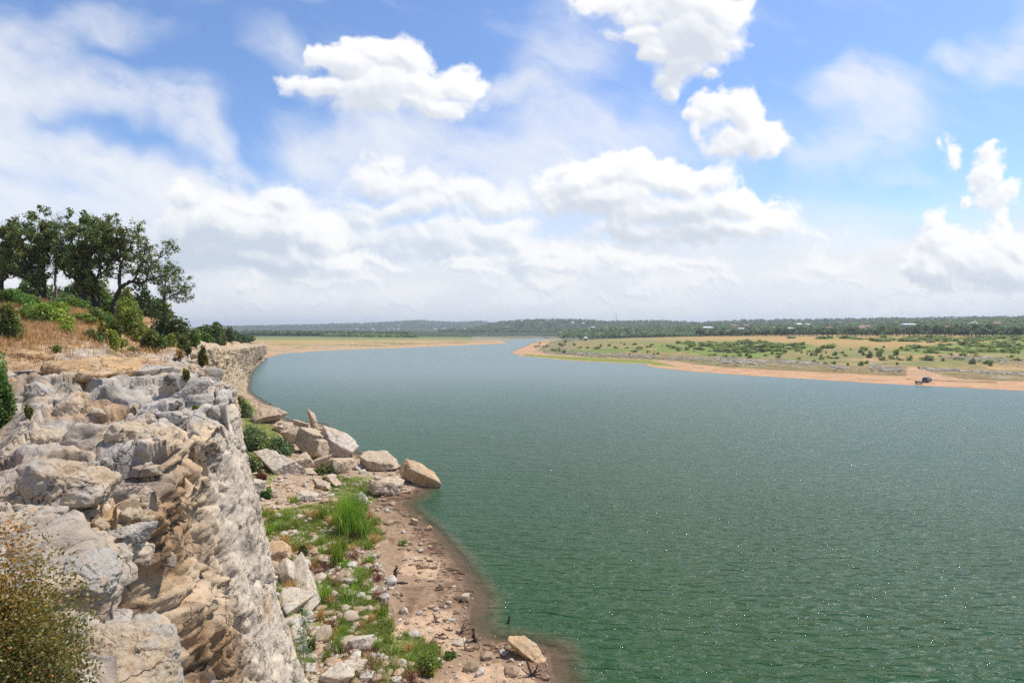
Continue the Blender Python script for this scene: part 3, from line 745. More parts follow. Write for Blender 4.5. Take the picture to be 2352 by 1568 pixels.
    # deep fissure between the near rock and the buttress, and the hollow under the ledge
    def gash(c0, c1, w, depth, vert=1.0):
        c0 = np.array(c0); c1 = np.array(c1); e = c1 - c0
        t = np.clip(((V - c0) @ e) / (e @ e), 0, 1); dd = np.linalg.norm(V + 0.35 * wv - c0 - t[:, None] * e, axis=1)
        return depth * np.exp(-(dd / w) ** 2)
    D -= gash((-6.0, 9.8, 16.2), (-4.6, 13.2, 8.5), 0.7, 1.7)
    D -= gash((-5.5, 8.3, 16.6), (-4.6, 11.5, 10.0), 0.8, 0.9)
    D -= gash((-6.5, 12.7, 16.3), (-4.9, 14.2, 8.5), 0.34, 1.7)
    D -= gash((-7.6, 15.6, 18.2), (-6.4, 16.6, 12.5), 0.22, 0.6)
    D -= gash((-9.0, 9.5, 18.0), (-13.5, 14.5, 18.3), 0.7, 1.0)
    D -= gash((-7.6, 7.6, 17.6), (-10.0, 10.0, 17.8), 0.5, 0.8)
    V2 = V + N * D[:, None]
    # open ground cannot rise into the lens
    keepd = np.hypot(V2[:, 0], V2[:, 1]) < 2.6
    hy = np.hypot(V2[:, 0], V2[:, 1]); cap = 18.25 + 1.6 * sstep(hy, 2.0, 5.5)
    V2[:, 2] = np.where(hy < 6, cap - 0.1 * np.logaddexp(0, (cap - V2[:, 2]) / 0.1), V2[:, 2])
    # --- colour of the stone, with shade painted into the alcove
    c = np.tile(np.array([0.55, 0.435, 0.31]), (len(V), 1))
    cA = fbm(V / 1.7 + 3, 4, 300); cB = fbm(V / 0.6 + 7, 4, 301); cC = fbm(V / 4.0 + 9, 3, 302)
    grey = sstep(cA + 0.9 * cC + 0.45 * (1 - sstep(r, 8, 11)) + 0.12, -0.10, 0.22) * (0.45 + 0.55 * (1 - isf))
    c = mixc(c, (0.455, 0.435, 0.41), grey * 0.85)
    c = mixc(c, (0.50, 0.315, 0.16), sstep(cA - 0.3 * cC + 0.4 * (cid - 0.5), 0.08, 0.32) * (1 - isf) * (0.35 + 0.65 * sstep(r, 7, 10)) * 0.85)
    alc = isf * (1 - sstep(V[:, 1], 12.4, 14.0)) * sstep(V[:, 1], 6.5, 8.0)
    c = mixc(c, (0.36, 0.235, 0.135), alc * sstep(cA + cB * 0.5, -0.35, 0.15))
    c = mixc(c, (0.24, 0.12, 0.06), alc * sstep(cC + cB, -0.05, 0.25) * 0.85)  # brown stain, deepened to stand in for shade in the alcove
    c = mixc(c, (0.085, 0.055, 0.035), alc * sstep(fbm(V / np.array([.7, .7, 1.6]) + 60, 4, 306), 0.04, 0.26) * 0.8)  # near-black patches paint the deep shadow of the hollow
    c = mixc(c, (0.60, 0.53, 0.44), butt * 0.9)
    c = mixc(c, (0.19, 0.155, 0.12), butt * sstep(fbm(V / np.array([0.8, 0.8, 2.4]), 4, 303), 0.08, 0.30) * (1 - sstep(bf, 0.12, 0.42)) * 0.85)
    c = mixc(c, (0.42, 0.28, 0.16), butt * sstep(fbm(V / 1.3 + 20, 3, 305), 0.1, 0.35) * 0.5)
    c = mixc(c, (0.50, 0.44, 0.34), isf * sstep(bf, 0.35, 0.6) * 0.6)
    c = mixc(c, (0.10, 0.09, 0.085), sstep(cB + 0.25 * fi, 0.10, 0.30) * 0.62)
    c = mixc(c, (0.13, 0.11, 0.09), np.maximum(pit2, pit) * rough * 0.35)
    c = mixc(c, (0.50, 0.385, 0.25), farr * 0.6)
    soil = (1 - soft) * (1 - isf)
    soil = np.maximum(soil, sstep(fbm(V / 2.2 + 30, 3, 310), 0.12, 0.3) * (1 - isf) * sstep(dl, 2.0, 5.5))
    sc = np.tile(np.array([0.33, 0.20, 0.095]), (len(V), 1)); sc = mixc(sc, (0.20, 0.17, 0.06), sstep(cC, 0, 0.25))
    c = c * (1 - soil[:, None]) + sc * soil[:, None]
    f = grid_faces(NR, NS)
    # rows run inland->lip->foot: orient outwards
    a, b_, c_ = V2[f[0, 0]], V2[f[0, 1]], V2[f[0, 3]]
    if np.cross(b_ - a, c_ - a)[2] < 0: f = f[:, ::-1]
    print('cliff verts', len(V2), NR, NS)
    g = np.random.default_rng(17); VV = [V2]; CC = [c]; FT_ = [f]; off = len(V2)
    pr = [rock_shape(3000 + k, 4, (1, g.uniform(.6, .95), g.uniform(.42, .75)), planes=9, rough=.09, strata=.06, soft=24) for k in range(10)]
    cand = np.where((r > 6) & (r < 75) & (dl < 7) & (V[:, 1] > 5) & (bf < 0.55))[0]
    wgt = 1 / r[cand] ** 1.0; wgt *= np.where(bf[cand] > 0, 0.35, 1.2) * np.where(butt[cand] > .3, .06, 1); wgt /= wgt.sum()
    for i_ in g.choice(cand, 620, p=wgt):
        W_, Fc = pr[g.integers(10)]; s = min(0.22 + g.pareto(2.2) * 0.30, 1.5) * (1 if r[i_] < 30 else 1.7)
        an = g.uniform(0, 6.28); ca, sa = math.cos(an), math.sin(an); tl = g.normal() * .18
        Rm = np.array([[ca, -sa, 0], [sa, ca, 0], [0, 0, 1]]) @ np.array([[1, 0, 0], [0, math.cos(tl), -math.sin(tl)], [0, math.sin(tl), math.cos(tl)]])
        Q_ = (W_ * s) @ Rm.T + V2[i_] - N[i_] * s * 0.12
        VV.append(Q_); FT_.append(np.concatenate([Fc, Fc[:, 2:3]], 1) + off); off += len(Q_)
        bc = c[i_] * 0.4 + np.array([(.44, .37, .28), (.43, .40, .36), (.54, .385, .24)][g.choice(3, p=[.45, .4, .15])]) * 0.6
        cc_ = np.tile(bc, (len(Q_), 1)); cc_ = mixc(cc_, (.16, .14, .12), sstep(fbm(W_ * 5 + i_ % 97, 3, 8), .1, .35) * .5); CC.append(cc_)
    tri = np.concatenate(FT_[1:]); 
    V2 = np.concatenate(VV); c = np.concatenate(CC)
    f = np.concatenate([np.concatenate([f[:, [0, 1, 2]], f[:, [0, 2, 3]]]), tri[:, :3]])
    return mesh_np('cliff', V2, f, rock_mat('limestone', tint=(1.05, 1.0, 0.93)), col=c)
cliff = make_cliff()
tag(cliff, 'weathered limestone cliff of grey, cream and orange rock dropping from the grassy plateau to the lake shore', 'cliff')
cliff['kind'] = 'structure'
bpy.context.view_layer.update()
def cliff_px(u, v):
    d = Vector(ray(u, v)).normalized()
    ok, loc, nor, idx = cliff.ray_cast(Vector((0, 0, CAM_Z)), d)
    return (loc.copy(), nor.copy()) if ok else (None, None)
def cliff_down(x, y):
    ok, loc, nor, idx = cliff.ray_cast(Vector((x, y, 60)), Vector((0, 0, -1)))
    return loc.copy() if ok else None
# ------------------------------------------------------------------ building kit for plants and rocks
def rock_col(W, seed, base, grey=0.4):
    s = np.abs(W).max()
    c = np.tile(np.asarray(base, float), (len(W), 1))
    a = fbm(W / s * 2 + seed, 4, 3); b = fbm(W / s * 6 + seed, 3, 4)
    c = mixc(c, (0.44, 0.41, 0.37), grey * sstep(a + 0.4 * b, -0.05, 0.25))
    c = mixc(c, (0.45, 0.29, 0.17), 0.45 * sstep(b - a, 0.1, 0.35))
    return c
def boulder(name, seed, dims, loc, rot, base, mat, sub=5, label=None, cat='boulder', group=None, **kw):
    gl = kw.pop('grey', 0.4)
    W, Fc = rock_shape(seed, sub, dims, **kw)
    o = mesh_np(name, W, Fc, mat, col=rock_col(W, seed, base, gl))
    o.location = loc; o.rotation_euler = [R(a) for a in rot]
    tag(o, label, cat, group); return o

def tubes(paths, sides=6):
    """paths: list of (points Nx3, radii N) -> verts, quads"""
    VV, FF, off = [], [], 0
    for pts, rad in paths:
        pts = np.asarray(pts, float); rad = np.asarray(rad, float); n = len(pts)
        if n < 2: continue
        t = np.gradient(pts, axis=0); t /= np.linalg.norm(t, axis=1, keepdims=True) + 1e-9
        ref = np.array([0.31, 0.11, 0.95]) if abs(t[0, 2]) < 0.85 else np.array([1., 0.1, 0])
        a = np.cross(t, ref); a /= np.linalg.norm(a, axis=1, keepdims=True) + 1e-9; b = np.cross(t, a)
        an = np.arange(sides) * 2 * math.pi / sides
        ring = pts[:, None] + rad[:, None, None] * (np.cos(an)[None, :, None] * a[:, None] + np.sin(an)[None, :, None] * b[:, None])
        VV.append(ring.reshape(-1, 3))
        i = np.arange(n - 1)[:, None] * sides; j = np.arange(sides)[None, :]; k = (j + 1) % sides
        FF.append((np.stack([i + j, i + k, i + sides + k, i + sides + j], -1).reshape(-1, 4)) + off); off += n * sides
    return np.concatenate(VV), np.concatenate(FF)
def leaf_quads(C, size, g, tint, up=0.0, aspect=0.55):
    """one small leaf (quad) per centre"""
    n = len(C); a = g.normal(size=(n, 3)); a /= np.linalg.norm(a, axis=1, keepdims=True)
    nn = g.normal(size=(n, 3)); nn[:, 2] = np.abs(nn[:, 2]) + up
    b = np.cross(nn, a); b /= np.linalg.norm(b, axis=1, keepdims=True) + 1e-9
    s = (size * g.uniform(0.6, 1.3, n))[:, None]
    V = np.stack([C - a * s, C + b * s * aspect, C + a * s, C - b * s * aspect], 1).reshape(-1, 3)
    Fq = np.arange(n * 4).reshape(-1, 4)
    return V, Fq, np.repeat(tint, 4, 0)
def tints(n, g, base=0.0, warm=0.15, spread=0.35):
    v = np.clip(1 + base + g.normal(size=n) * spread, 0.45, 1.9)
    w = g.normal(size=n) * warm
    return np.stack([v * (1 + w), v, v * (1 - w * 0.6)], 1)
def wiggle(p0, d, L, n, g, wob=0.25, up=0.0):
    p = [np.array(p0, float)]; d = np.array(d, float); d /= np.linalg.norm(d)
    for i in range(n):
        d = d + g.normal(size=3) * wob + np.array([0, 0, up]); d /= np.linalg.norm(d)
        p.append(p[-1] + d * L / n)
    return np.array(p)
def blades(C, h, w, g, tint, lean=0.3, seg=3):
    """tapering bent grass blades, one per root point"""
    n = len(C); az = g.uniform(0, 2 * math.pi, n); hh = h * g.uniform(0.55, 1.15, n); le = lean * g.uniform(0.1, 1.3, n)
    dirx = np.stack([np.cos(az), np.sin(az), np.zeros(n)], 1); side = np.stack([-np.sin(az), np.cos(az), np.zeros(n)], 1)
    tw = g.uniform(0, math.pi, n); side = side * np.cos(tw)[:, None] + dirx * np.sin(tw)[:, None]
    rows = []
    for k in range(seg + 1):
        t = k / seg
        c = C + dirx * (le * hh * t * t)[:, None] + np.array([0, 0, 1]) * (hh * (t - 0.25 * le * t * t))[:, None]
        ww = w * (1 - t) ** 0.7 * 0.5 + w * 0.03
        rows += [c - side * ww, c + side * ww]
    V = np.stack(rows, 1).reshape(-1, 3); m = 2 * (seg + 1)
    q = np.array([[2 * k, 2 * k + 1, 2 * k + 3, 2 * k + 2] for k in range(seg)])
    Fq = (np.arange(n)[:, None, None] * m + q[None]).reshape(-1, 4)
    return V, Fq, np.repeat(tint, m, 0)

M_BARK = plain('oak_bark', (0.055, 0.045, 0.038), 0.95, var=0.4, scale=9)
M_TWIG = plain('grey_twig', (0.22, 0.19, 0.165), 0.95, var=0.3, scale=9)
M_DRIFT = plain('driftwood', (0.075, 0.055, 0.045), 0.9, var=0.5, scale=7)
L_OAK = leaf_mat('oak_leaves', (0.16, 0.20, 0.065), trans=0.35)
L_GREEN = leaf_mat('green_leaves', (0.12, 0.20, 0.04))
L_LIME = leaf_mat('yellow_green_leaves', (0.24, 0.29, 0.05))
L_DARK = leaf_mat('dark_leaves', (0.10, 0.145, 0.045))
L_SCRUB = leaf_mat('scrub_leaves', (0.20, 0.265, 0.095), trans=0.25)
L_REED = leaf_mat('reed_blades', (0.22, 0.33, 0.04))
L_BANK = leaf_mat('bank_scrub_leaves', (0.27, 0.33, 0.11), trans=0.4)
L_RED = leaf_mat('red_stems', (0.20, 0.055, 0.04), trans=0.15)
L_DRY = leaf_mat('dry_grass_blades', (0.52, 0.325, 0.135), trans=0.2)
L_BLUE = leaf_mat('grey_green_leaves', (0.13, 0.22, 0.12))
L_BUR = leaf_mat('olive_leaves', (0.135, 0.155, 0.035))
M_SEED = plain('orange_seed_heads', (0.42, 0.16, 0.07), 0.9)
MR = rock_mat('boulder_stone', tint=(1.05, 1.0, 0.92), b=0.7, scale=1.6, stain=0.35)
MRS = rock_mat('pebble_stone', b=0.4, scale=4.0, stain=0.2)

# ------------------------------------------------------------------ live oaks on the plateau
OD = 48.0
def zp(zx, zy, dd=0.0):                    # a point of the tree group, at the depth of the grove
    return np.array(px_d(zx * 0.1955, 471.9 + 0.1955 * zy, OD + dd))
def grow(limbs, seed, density=1.0, leafy=1.0, leaf=0.085, bare=False, blen=1.0):
    g = np.random.default_rng(seed); paths = []; ends = []
    for pts, r0, r1, d0, d1 in limbs:
        n = len(pts); P = np.array([zp(p[0], p[1], d0 + (d1 - d0) * i / (n - 1)) for i, p in enumerate(pts)])
        P = catmull(P, np.linspace(0, n - 1, (n - 1) * 6 + 1)); m = len(P)
        P[1:-1] += g.normal(size=(m - 2, 3)) * 0.035
        rr = np.linspace(r0, r1, m); paths.append((P, rr))
        Ls = np.concatenate([[0], np.cumsum(np.linalg.norm(np.diff(P, axis=0), axis=1))]); tot = Ls[-1]
        s = 0.30 * tot if r0 > 0.12 else 0.1 * tot
        while s < tot:
            q = np.array([np.interp(s, Ls, P[:, k]) for k in range(3)]); t = s / tot
            rb = np.interp(s, Ls, rr)
            d = g.normal(size=3); d[2] = abs(d[2]) * 0.8 + 0.25
            L = blen * g.uniform(0.7, 1.7) * (1.15 - 0.4 * t)
            b = wiggle(q, d, L, 6, g, 0.30, 0.03); paths.append((b, np.linspace(min(rb * 0.5, 0.06), 0.012, 7)))
            for _ in range(3):
                k = g.integers(2, 7); d2 = g.normal(size=3); d2[2] = abs(d2[2]) * 0.5
                c = wiggle(b[k], d2 + (b[k] - b[k - 1]) * 2, g.uniform(0.3, 0.8), 4, g, 0.4, 0.02)
                paths.append((c, np.linspace(0.014, 0.006, 5))); ends += [c[-1], c[2]]
                if bare:
                    for _ in range(3): paths.append((wiggle(c[g.integers(1, 5)], g.normal(size=3) + [0, 0, .6], g.uniform(.2, .5), 3, g, .3), np.linspace(.008, .004, 4)))
            ends.append(b[-1])
            s += g.uniform(0.22, 0.42) / density
        ends.append(P[-1])
    E = np.array(ends); lv = None
    if leafy > 0:
        keep = g.random(len(E)) < min(1, 0.90 * leafy); E = E[keep]
        nl = int(36 * leafy) + 6
        C = np.repeat(E, nl, 0); rad = np.repeat(g.uniform(0.10, 0.30, len(E)), nl)
        dv = g.normal(size=C.shape); C = C + dv * rad[:, None] * 0.55
        tn = np.repeat(tints(len(E), g, 0, 0.10, 0.22), nl, 0) * np.repeat(g.uniform(0.75, 1.25, len(C))[:, None], 3, 1)
        lv = leaf_quads(C, leaf, g, tn, 0.3)
    return paths, lv
def make_tree(name, limbs, seed, label, bark=M_BARK, mat=L_OAK, **kw):
    paths, lv = grow(limbs, seed, **kw)
    base = np.array(paths[0][0][0]); zg = cliff_down(base[0], base[1])
    zz = (zg.z if zg else base[2]) - 0.15
    paths.insert(0, (np.array([[base[0], base[1], min(zz, base[2] - 0.2)], base]), np.array([paths[0][1][0] * 1.25, paths[0][1][0]])))
    o = empty(name, (base[0], base[1], zz)); off = np.array([base[0], base[1], zz])
    V, Fq = tubes(paths, 6); mesh_np('trunk', V - off, Fq, bark, parent=o)
    if lv: mesh_np('crown', lv[0] - off, lv[1], mat, parent=o, col=lv[2], smooth=False)
    return tag(o, label, 'tree', 'trees on the cliff top')
make_tree('oak_tree', [([(985,1290),(990,1120),(985,985),(945,930),(965,840),(1060,785)], .20,.11,0,0), ([(1060,785),(1025,650),(1010,450),(985,230),(1000,150)], .11,.03,0,-.6),
   ([(945,930),(860,850),(780,815),(700,640),(660,520)], .11,.03,0,1), ([(1060,785),(900,600),(840,400),(800,260)], .10,.03,0,.8), ([(1020,700),(1100,520),(1110,330)], .09,.03,0,-1.4), ([(965,840),(900,700),(760,560),(700,430)], .09,.03,0,-1.2)], 11,
   'tall forked live oak with dense dark crown in the middle of the cliff-top grove', density=1.15)
make_tree('oak_tree', [([(1180,1290),(1165,1100),(1150,990),(1060,940)], .14,.07,1.5,1), ([(1110,1230),(1090,1010),(1130,860),(1230,760),(1290,640),(1330,450),(1300,270)], .15,.04,1.2,1), ([(1190,850),(1160,600),(1190,400),(1210,260)], .09,.03,1.2,2), ([(1290,640),(1400,560),(1420,420)], .07,.03,1,.4)], 12,
   'twin-stemmed live oak between the tall forked oak and the leaning oak', density=1.0)
make_tree('oak_tree', [([(1335,1150),(1375,1040),(1410,960),(1395,850),(1420,700),(1370,600),(1375,400),(1340,260)], .19,.04,0,0), ([(1410,960),(1480,920),(1550,895),(1650,920),(1730,880),(1800,860),(1890,830),(1990,835),(2060,780)], .15,.03,0,-1.2),
   ([(1720,885),(1750,730),(1690,620),(1720,480),(1740,390)], .08,.025,-.5,-.8), ([(1560,890),(1620,760),(1670,670),(1800,665),(1900,600),(2005,520)], .09,.02,-.3,-1.), ([(1420,700),(1500,560),(1560,400),(1620,340)], .08,.03,0,.5), ([(1400,780),(1500,790),(1590,800)], .06,.03,0,.6),
   ([(1395,640),(1470,330),(1480,250)], .06,.03,0,-.6), ([(1730,880),(1860,930),(1930,980)], .05,.02,-.6,-.2)], 13,
   'wide leaning live oak with a long bare limb reaching right over the cliff edge', density=0.85, leafy=0.58)
make_tree('oak_tree', [([(1925,1180),(1935,1000),(1940,890),(1890,830),(1840,700)], .07,.02,2,2), ([(1940,890),(1990,760),(2030,800)], .04,.015,2,2.4), ([(1935,1120),(1990,1080),(2080,1040),(2150,980),(2190,900)], .06,.015,2,1.5), ([(1990,1080),(2050,1100),(2100,1135)], .03,.012,2,1.8), ([(2080,1040),(2160,1060),(2220,1080)], .03,.012,1.8,1.4), ([(1940,950),(2060,900),(2120,860)], .035,.012,2,2.6)], 14,
   'small sparse oak with thin twisted branches at the right end of the grove', density=1.5, leafy=0.45, leaf=0.07, blen=0.62)
make_tree('oak_tree', [([(520,1150),(515,900),(505,720),(495,520),(480,330),(500,190)], .16,.04,0,.3), ([(515,1080),(440,980),(330,870),(170,800),(60,640)], .12,.04,0,-1), ([(500,740),(380,560),(350,380),(240,240)], .10,.03,0,1), ([(500,520),(560,480),(650,450)], .07,.03,0,0), ([(330,870),(300,650),(260,450),(200,300)], .08,.03,-.6,-1.4), ([(470,980),(330,700),(150,420)], .08,.03,.5,1.8)], 15,
   'broad live oak with a bent trunk, left of the bare dead tree', density=1.15)
make_tree('oak_tree', [([(10,1100),(30,800),(60,560),(80,380),(90,280)], .16,.04,1,1), ([(30,800),(-90,600),(-160,380)], .11,.04,1,0), ([(40,700),(150,560),(170,420),(190,320)], .09,.03,1,2), ([(20,900),(120,780),(220,700)], .08,.03,1,.2), ([(30,900),(-120,800),(-250,700)], .08,.03,1,-.5)], 16,
   'dense live oak cut by the left edge of the view', density=1.1)
make_tree('dead_tree', [([(655,1000),(660,700),(655,420),(690,300),(715,220),(725,150)], .10,.012,2,2), ([(655,420),(600,320),(570,230)], .03,.01,2,2.3), ([(690,300),(740,240),(745,170)], .02,.008,2,1.8), ([(655,500),(610,420),(560,330)], .02,.008,2,1.4), ([(680,320),(650,240),(700,130)], .02,.008,2,2.5)], 17,
   'bare grey dead tree with fine twigs between two leafy oaks', bark=M_TWIG, bare=True, leafy=0, density=1.1, blen=0.45)

# ------------------------------------------------------------------ leafy bushes
def bush_parts(seed, rx, ry, h, nl, leaf, lumps=14, stems=10, stemr=0.012, flat=0.0):
    g = np.random.default_rng(seed)
    cs = g.normal(size=(lumps, 3)); cs /= np.linalg.norm(cs, axis=1, keepdims=True); cs *= g.uniform(0.25, 0.8, lumps)[:, None]
    cs[:, 2] = np.abs(cs[:, 2]) * 0.9 + 0.12
    lr = g.uniform(0.22, 0.42, lumps); wgt = lr ** 2; wgt /= wgt.sum()
    k = g.choice(lumps, nl, p=wgt); d = g.normal(size=(nl, 3)); d /= np.linalg.norm(d, axis=1, keepdims=True)
    C = cs[k] + d * (lr[k] * g.uniform(0.35, 1.12, nl) ** 0.6)[:, None]
    C[:, 2] = np.maximum(C[:, 2], 0.02 * g.random(nl)); C = C * np.array([rx, ry, h / 1.15])
    tl = tints(lumps, g, 0, 0.14, 0.16)[k] * g.uniform(0.7, 1.3, nl)[:, None]
    lv = leaf_quads(C, leaf, g, tl, 0.2)
    ps = []
    for i in range(stems):
        tgt = cs[g.integers(lumps)] * np.array([rx, ry, h / 1.15])
        r0 = g.normal(size=3) * np.array([rx, ry, 0]) * 0.07; mid = (r0 + tgt) / 2 + g.normal(size=3) * 0.06 * rx
        ps.append((catmull(np.array([r0 + [0, 0, -0.1 * h], mid, tgt]), np.linspace(0, 2, 7)), np.linspace(stemr, stemr * 0.3, 7)))
    return tubes(ps, 5), lv
def make_bush(name, seed, loc, rx, ry, h, nl, leaf, mat, label=None, cat='bush', group=None, twig=M_BARK, sep=True, **kw):
    st, lv = bush_parts(seed, rx, ry, h, nl, leaf, **kw)
    o = empty(name, loc)
    mesh_np('stems', st[0], st[1], twig, parent=o)
    mesh_np('foliage', lv[0], lv[1], mat, parent=o, col=lv[2], smooth=False)
    return tag(o, label, cat, group)
def top_at(u, v, dflt=40.0):
    loc, nor = cliff_px(u, v)
    if loc is None:
        p = px_d(u, v, dflt); q = cliff_down(p[0], p[1]); return q if q else Vector(p)
    return loc
def top_bush(u, vbase, w, h, mat, label, seed, D=None, nl=2600, leafpx=4.2, name='bush', depth=0.8, group=None, cat='bush', **kw):
    """bush whose foot stands at column u; D = distance when its foot is hidden"""
    if D is None: p = top_at(u, vbase)
    else:
        q = px_d(u, vbase, D); p = cliff_down(q[0], q[1]) or Vector(q)
        h = h + min(14, project(p.x, p.y, p.z)[1] - vbase)
    s = p.y / F
    return make_bush(name, seed, p, w * s / 2, w * s / 2 * depth, h * s, nl, leafpx * s * 0.9, mat, label, cat, group, **kw)
GB = 'bushes along the cliff top'
TB = [ # u, foot v, width, height, material, distance, leaves, label
 (372,742,150,100,L_DARK,50,6000,'large dark rounded shrub under the leaning oak limb'),
 (300,748,96,92,L_LIME,42,4500,'bright yellow-green shrub in front of the dark rounded shrub'),
 (262,745,90,84,L_GREEN,50,3500,'mid-green shrub at the foot of the twin-stemmed oak'),
 (350,765,66,56,L_BUR,38,2800,'olive shrub right of the bright yellow-green shrub'),
 (190,762,90,44,L_LIME,36,3200,'low lime-green shrub at the edge of the dry grass under the tall oak'),
 (110,752,130,72,L_LIME,32,6000,'feathery yellow-green shrub left of centre behind the dry grass slope'),
 (160,745,100,70,L_GREEN,44,3500,'green shrub behind the feathery yellow-green shrub'),
 (40,735,120,84,L_GREEN,36,4500,'bright green shrub below the left oaks'),
 (15,762,80,86,L_BUR,25,4000,'olive-brown shrub at the left edge above the dry grass'),
 (228,756,80,60,L_GREEN,38,2800,'small green shrub between the tall oak and its neighbour'),
 (262,772,70,42,L_LIME,32,2600,'lime-green shrub spilling down to the rocks right of the dry grass'),
 (300,778,60,44,L_GREEN,33,2400,'dark-stemmed green shrub next to the spilling lime shrub'),
 (390,780,50,34,L_LIME,42,2000,'yellow-green tuft between olive shrub and outcrop rock'),
 (72,748,70,48,L_GREEN,33,2400,'fresh green shrub between the two left shrubs'),
 (150,775,60,30,L_LIME,30,1800,'low yellow-green shrub in the middle of the dry grass'),
 (215,782,50,28,L_BUR,30,1500,'small olive shrub on the lower edge of the dry grass'),
 (365,785,56,36,L_GREEN,38,2000,'green shrub spilling towards the cliff edge below the olive shrub'),
 (405,775,54,40,L_BUR,48,2200,'olive-green shrub right behind the outcrop rock'),
 (250,758,60,50,L_BUR,34,2200,'olive shrub among the lime shrubs under the twin-stemmed oak'),
 (330,755,70,52,L_GREEN,46,2600,'green shrub beneath the trunk of the leaning oak'),
 (405,742,60,56,L_DARK,58,3000,'dark shrub just right of the large rounded shrub'),
 (432,762,66,46,L_GREEN,64,3000,'green shrub behind the flat rock outcrop'),
 (455,768,66,42,L_GREEN,80,2600,'green shrub with a paler top further along the cliff'),
 (474,772,62,38,L_DARK,95,2600,'dark shrub at the middle of the far hedge of bushes'),
 (488,775,50,38,L_GREEN,130,2400,'mid-green bush just before the dark round-topped tree'),
 (500,777,60,38,L_OAK,150,2400,'dark round-topped tree along the far cliff top'),
 (522,780,56,34,L_OAK,200,2400,'second dark round-topped tree further along the far cliff top'),
 (544,781,50,24,L_DARK,245,2000,'low dark shrub near the end of the far cliff top'),
 (564,782,44,16,L_OAK,310,1800,'last small dark shrub at the end of the far cliff top')]
for i, (u, vb, w, h, m, D, nl, lab) in enumerate(TB):
    top_bush(u, vb, w, h, m, lab, 300 + i, D=D, nl=nl, leafpx=3.6, group=GB)
TB2 = [(310,784,62,52,L_BUR,3000,'reddish-green bush at the rim of the rocks below the lime shrubs'), (342,806,52,40,L_DARK,2400,'low dark green bush hanging over the grey boulder'),
 (130,808,22,20,L_GREEN,500,'tiny green sprig growing from the orange ledge'), (463,838,30,56,L_BUR,1600,'upright olive bush on the cliff edge'), (431,812,20,28,L_DARK,600,'small dark bush on the pale rocks left of the upright olive bush'),
 (427,872,18,32,L_BUR,500,'thin olive sprig in a crack of the grey rock'), (66,958,18,44,L_BUR,500,'thin yellowish weed in the crack of the left rocks'), (450,938,18,10,L_LIME,260,'tiny lime cushion plant on the grey rock face'),
 (410,822,26,26,L_DRY,500,'dry straw-coloured shrub above the grey rocks')]
for i, (u, vb, w, h, m, nl, lab) in enumerate(TB2): top_bush(u, vb, w, h, m, lab, 340 + i, nl=nl, leafpx=3.4, group=GB)
top_bush(8, 895, 66, 205, L_GREEN, 'tall mixed green bush at the left edge above the grey boulder', 360, D=14, nl=7000, leafpx=4.0, group=GB, depth=1.0)
# far background trees behind the grove
for i in range(12):
    D = 70 + 5 * (i % 4); u = -60 + i * 38
    top_bush(u, 735, 90, 100 + 22 * math.sin(i * 2.1), L_OAK if i % 2 else L_DARK, 'dark tree filling the gap behind the grove of oaks', 370 + i, D=D, nl=2600, leafpx=4.5, name='background_tree', cat='tree', group='dark trees behind the grove')

# foreground bush with orange seed heads
def seed_bush():
    g = np.random.default_rng(5); o = empty('seed_bush', (-2.36, 2.55, 17.95))
    st, lv = bush_parts(77, 0.46, 0.42, 1.20, 75000, 0.0095, lumps=90, stems=120, stemr=0.004)
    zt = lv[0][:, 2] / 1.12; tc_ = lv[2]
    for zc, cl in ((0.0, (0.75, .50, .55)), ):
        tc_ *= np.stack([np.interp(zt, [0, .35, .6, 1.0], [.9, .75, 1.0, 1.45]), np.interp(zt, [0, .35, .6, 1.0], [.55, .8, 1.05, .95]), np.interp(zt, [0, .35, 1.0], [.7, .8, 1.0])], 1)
    mesh_np('stems', st[0], st[1], plain('bush_stems', (0.16, 0.095, 0.06), 0.9), parent=o)
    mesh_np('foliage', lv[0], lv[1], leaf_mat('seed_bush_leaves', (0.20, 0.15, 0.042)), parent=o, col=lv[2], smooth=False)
    C = lv[0].reshape(-1, 4, 3).mean(1); C = C[g.choice(len(C), 1100, replace=False)]; C = C * 1.03 + [0, 0, 0.01]
    V, Fc = ICO[1]; n = len(C); s = g.uniform(0.003, 0.006, n)
    VV = (C[:, None] + V[None] * s[:, None, None]).reshape(-1, 3); FF = (np.arange(n)[:, None, None] * len(V) + Fc[None]).reshape(-1, 3)
    sd_ = mesh_np('seed_head', VV, FF, M_SEED, parent=o); sd_['kind'] = 'stuff'
    tag(o, 'fine-leaved bush dotted with orange seed heads on the rock at the bottom left corner', 'bush')
    # dry stalks round its foot
    C = np.stack([g.normal(-2.05, 0.42, 900), g.normal(2.75, 0.35, 900), np.full(900, 17.8)], 1)
    hs = np.array([(cliff_down(c[0], c[1]) or Vector((0, 0, 17.5))).z for c in C]); C[:, 2] = hs - 0.02
    bl = blades(C, 0.22, 0.004, g, tints(900, g), 1.2)
    tag(mesh_np('dry_stalks', bl[0], bl[1], L_DRY, col=bl[2], smooth=False), 'brown dry stalks around the foot of the seed bush', 'dry grass', kind='stuff')
seed_bush()

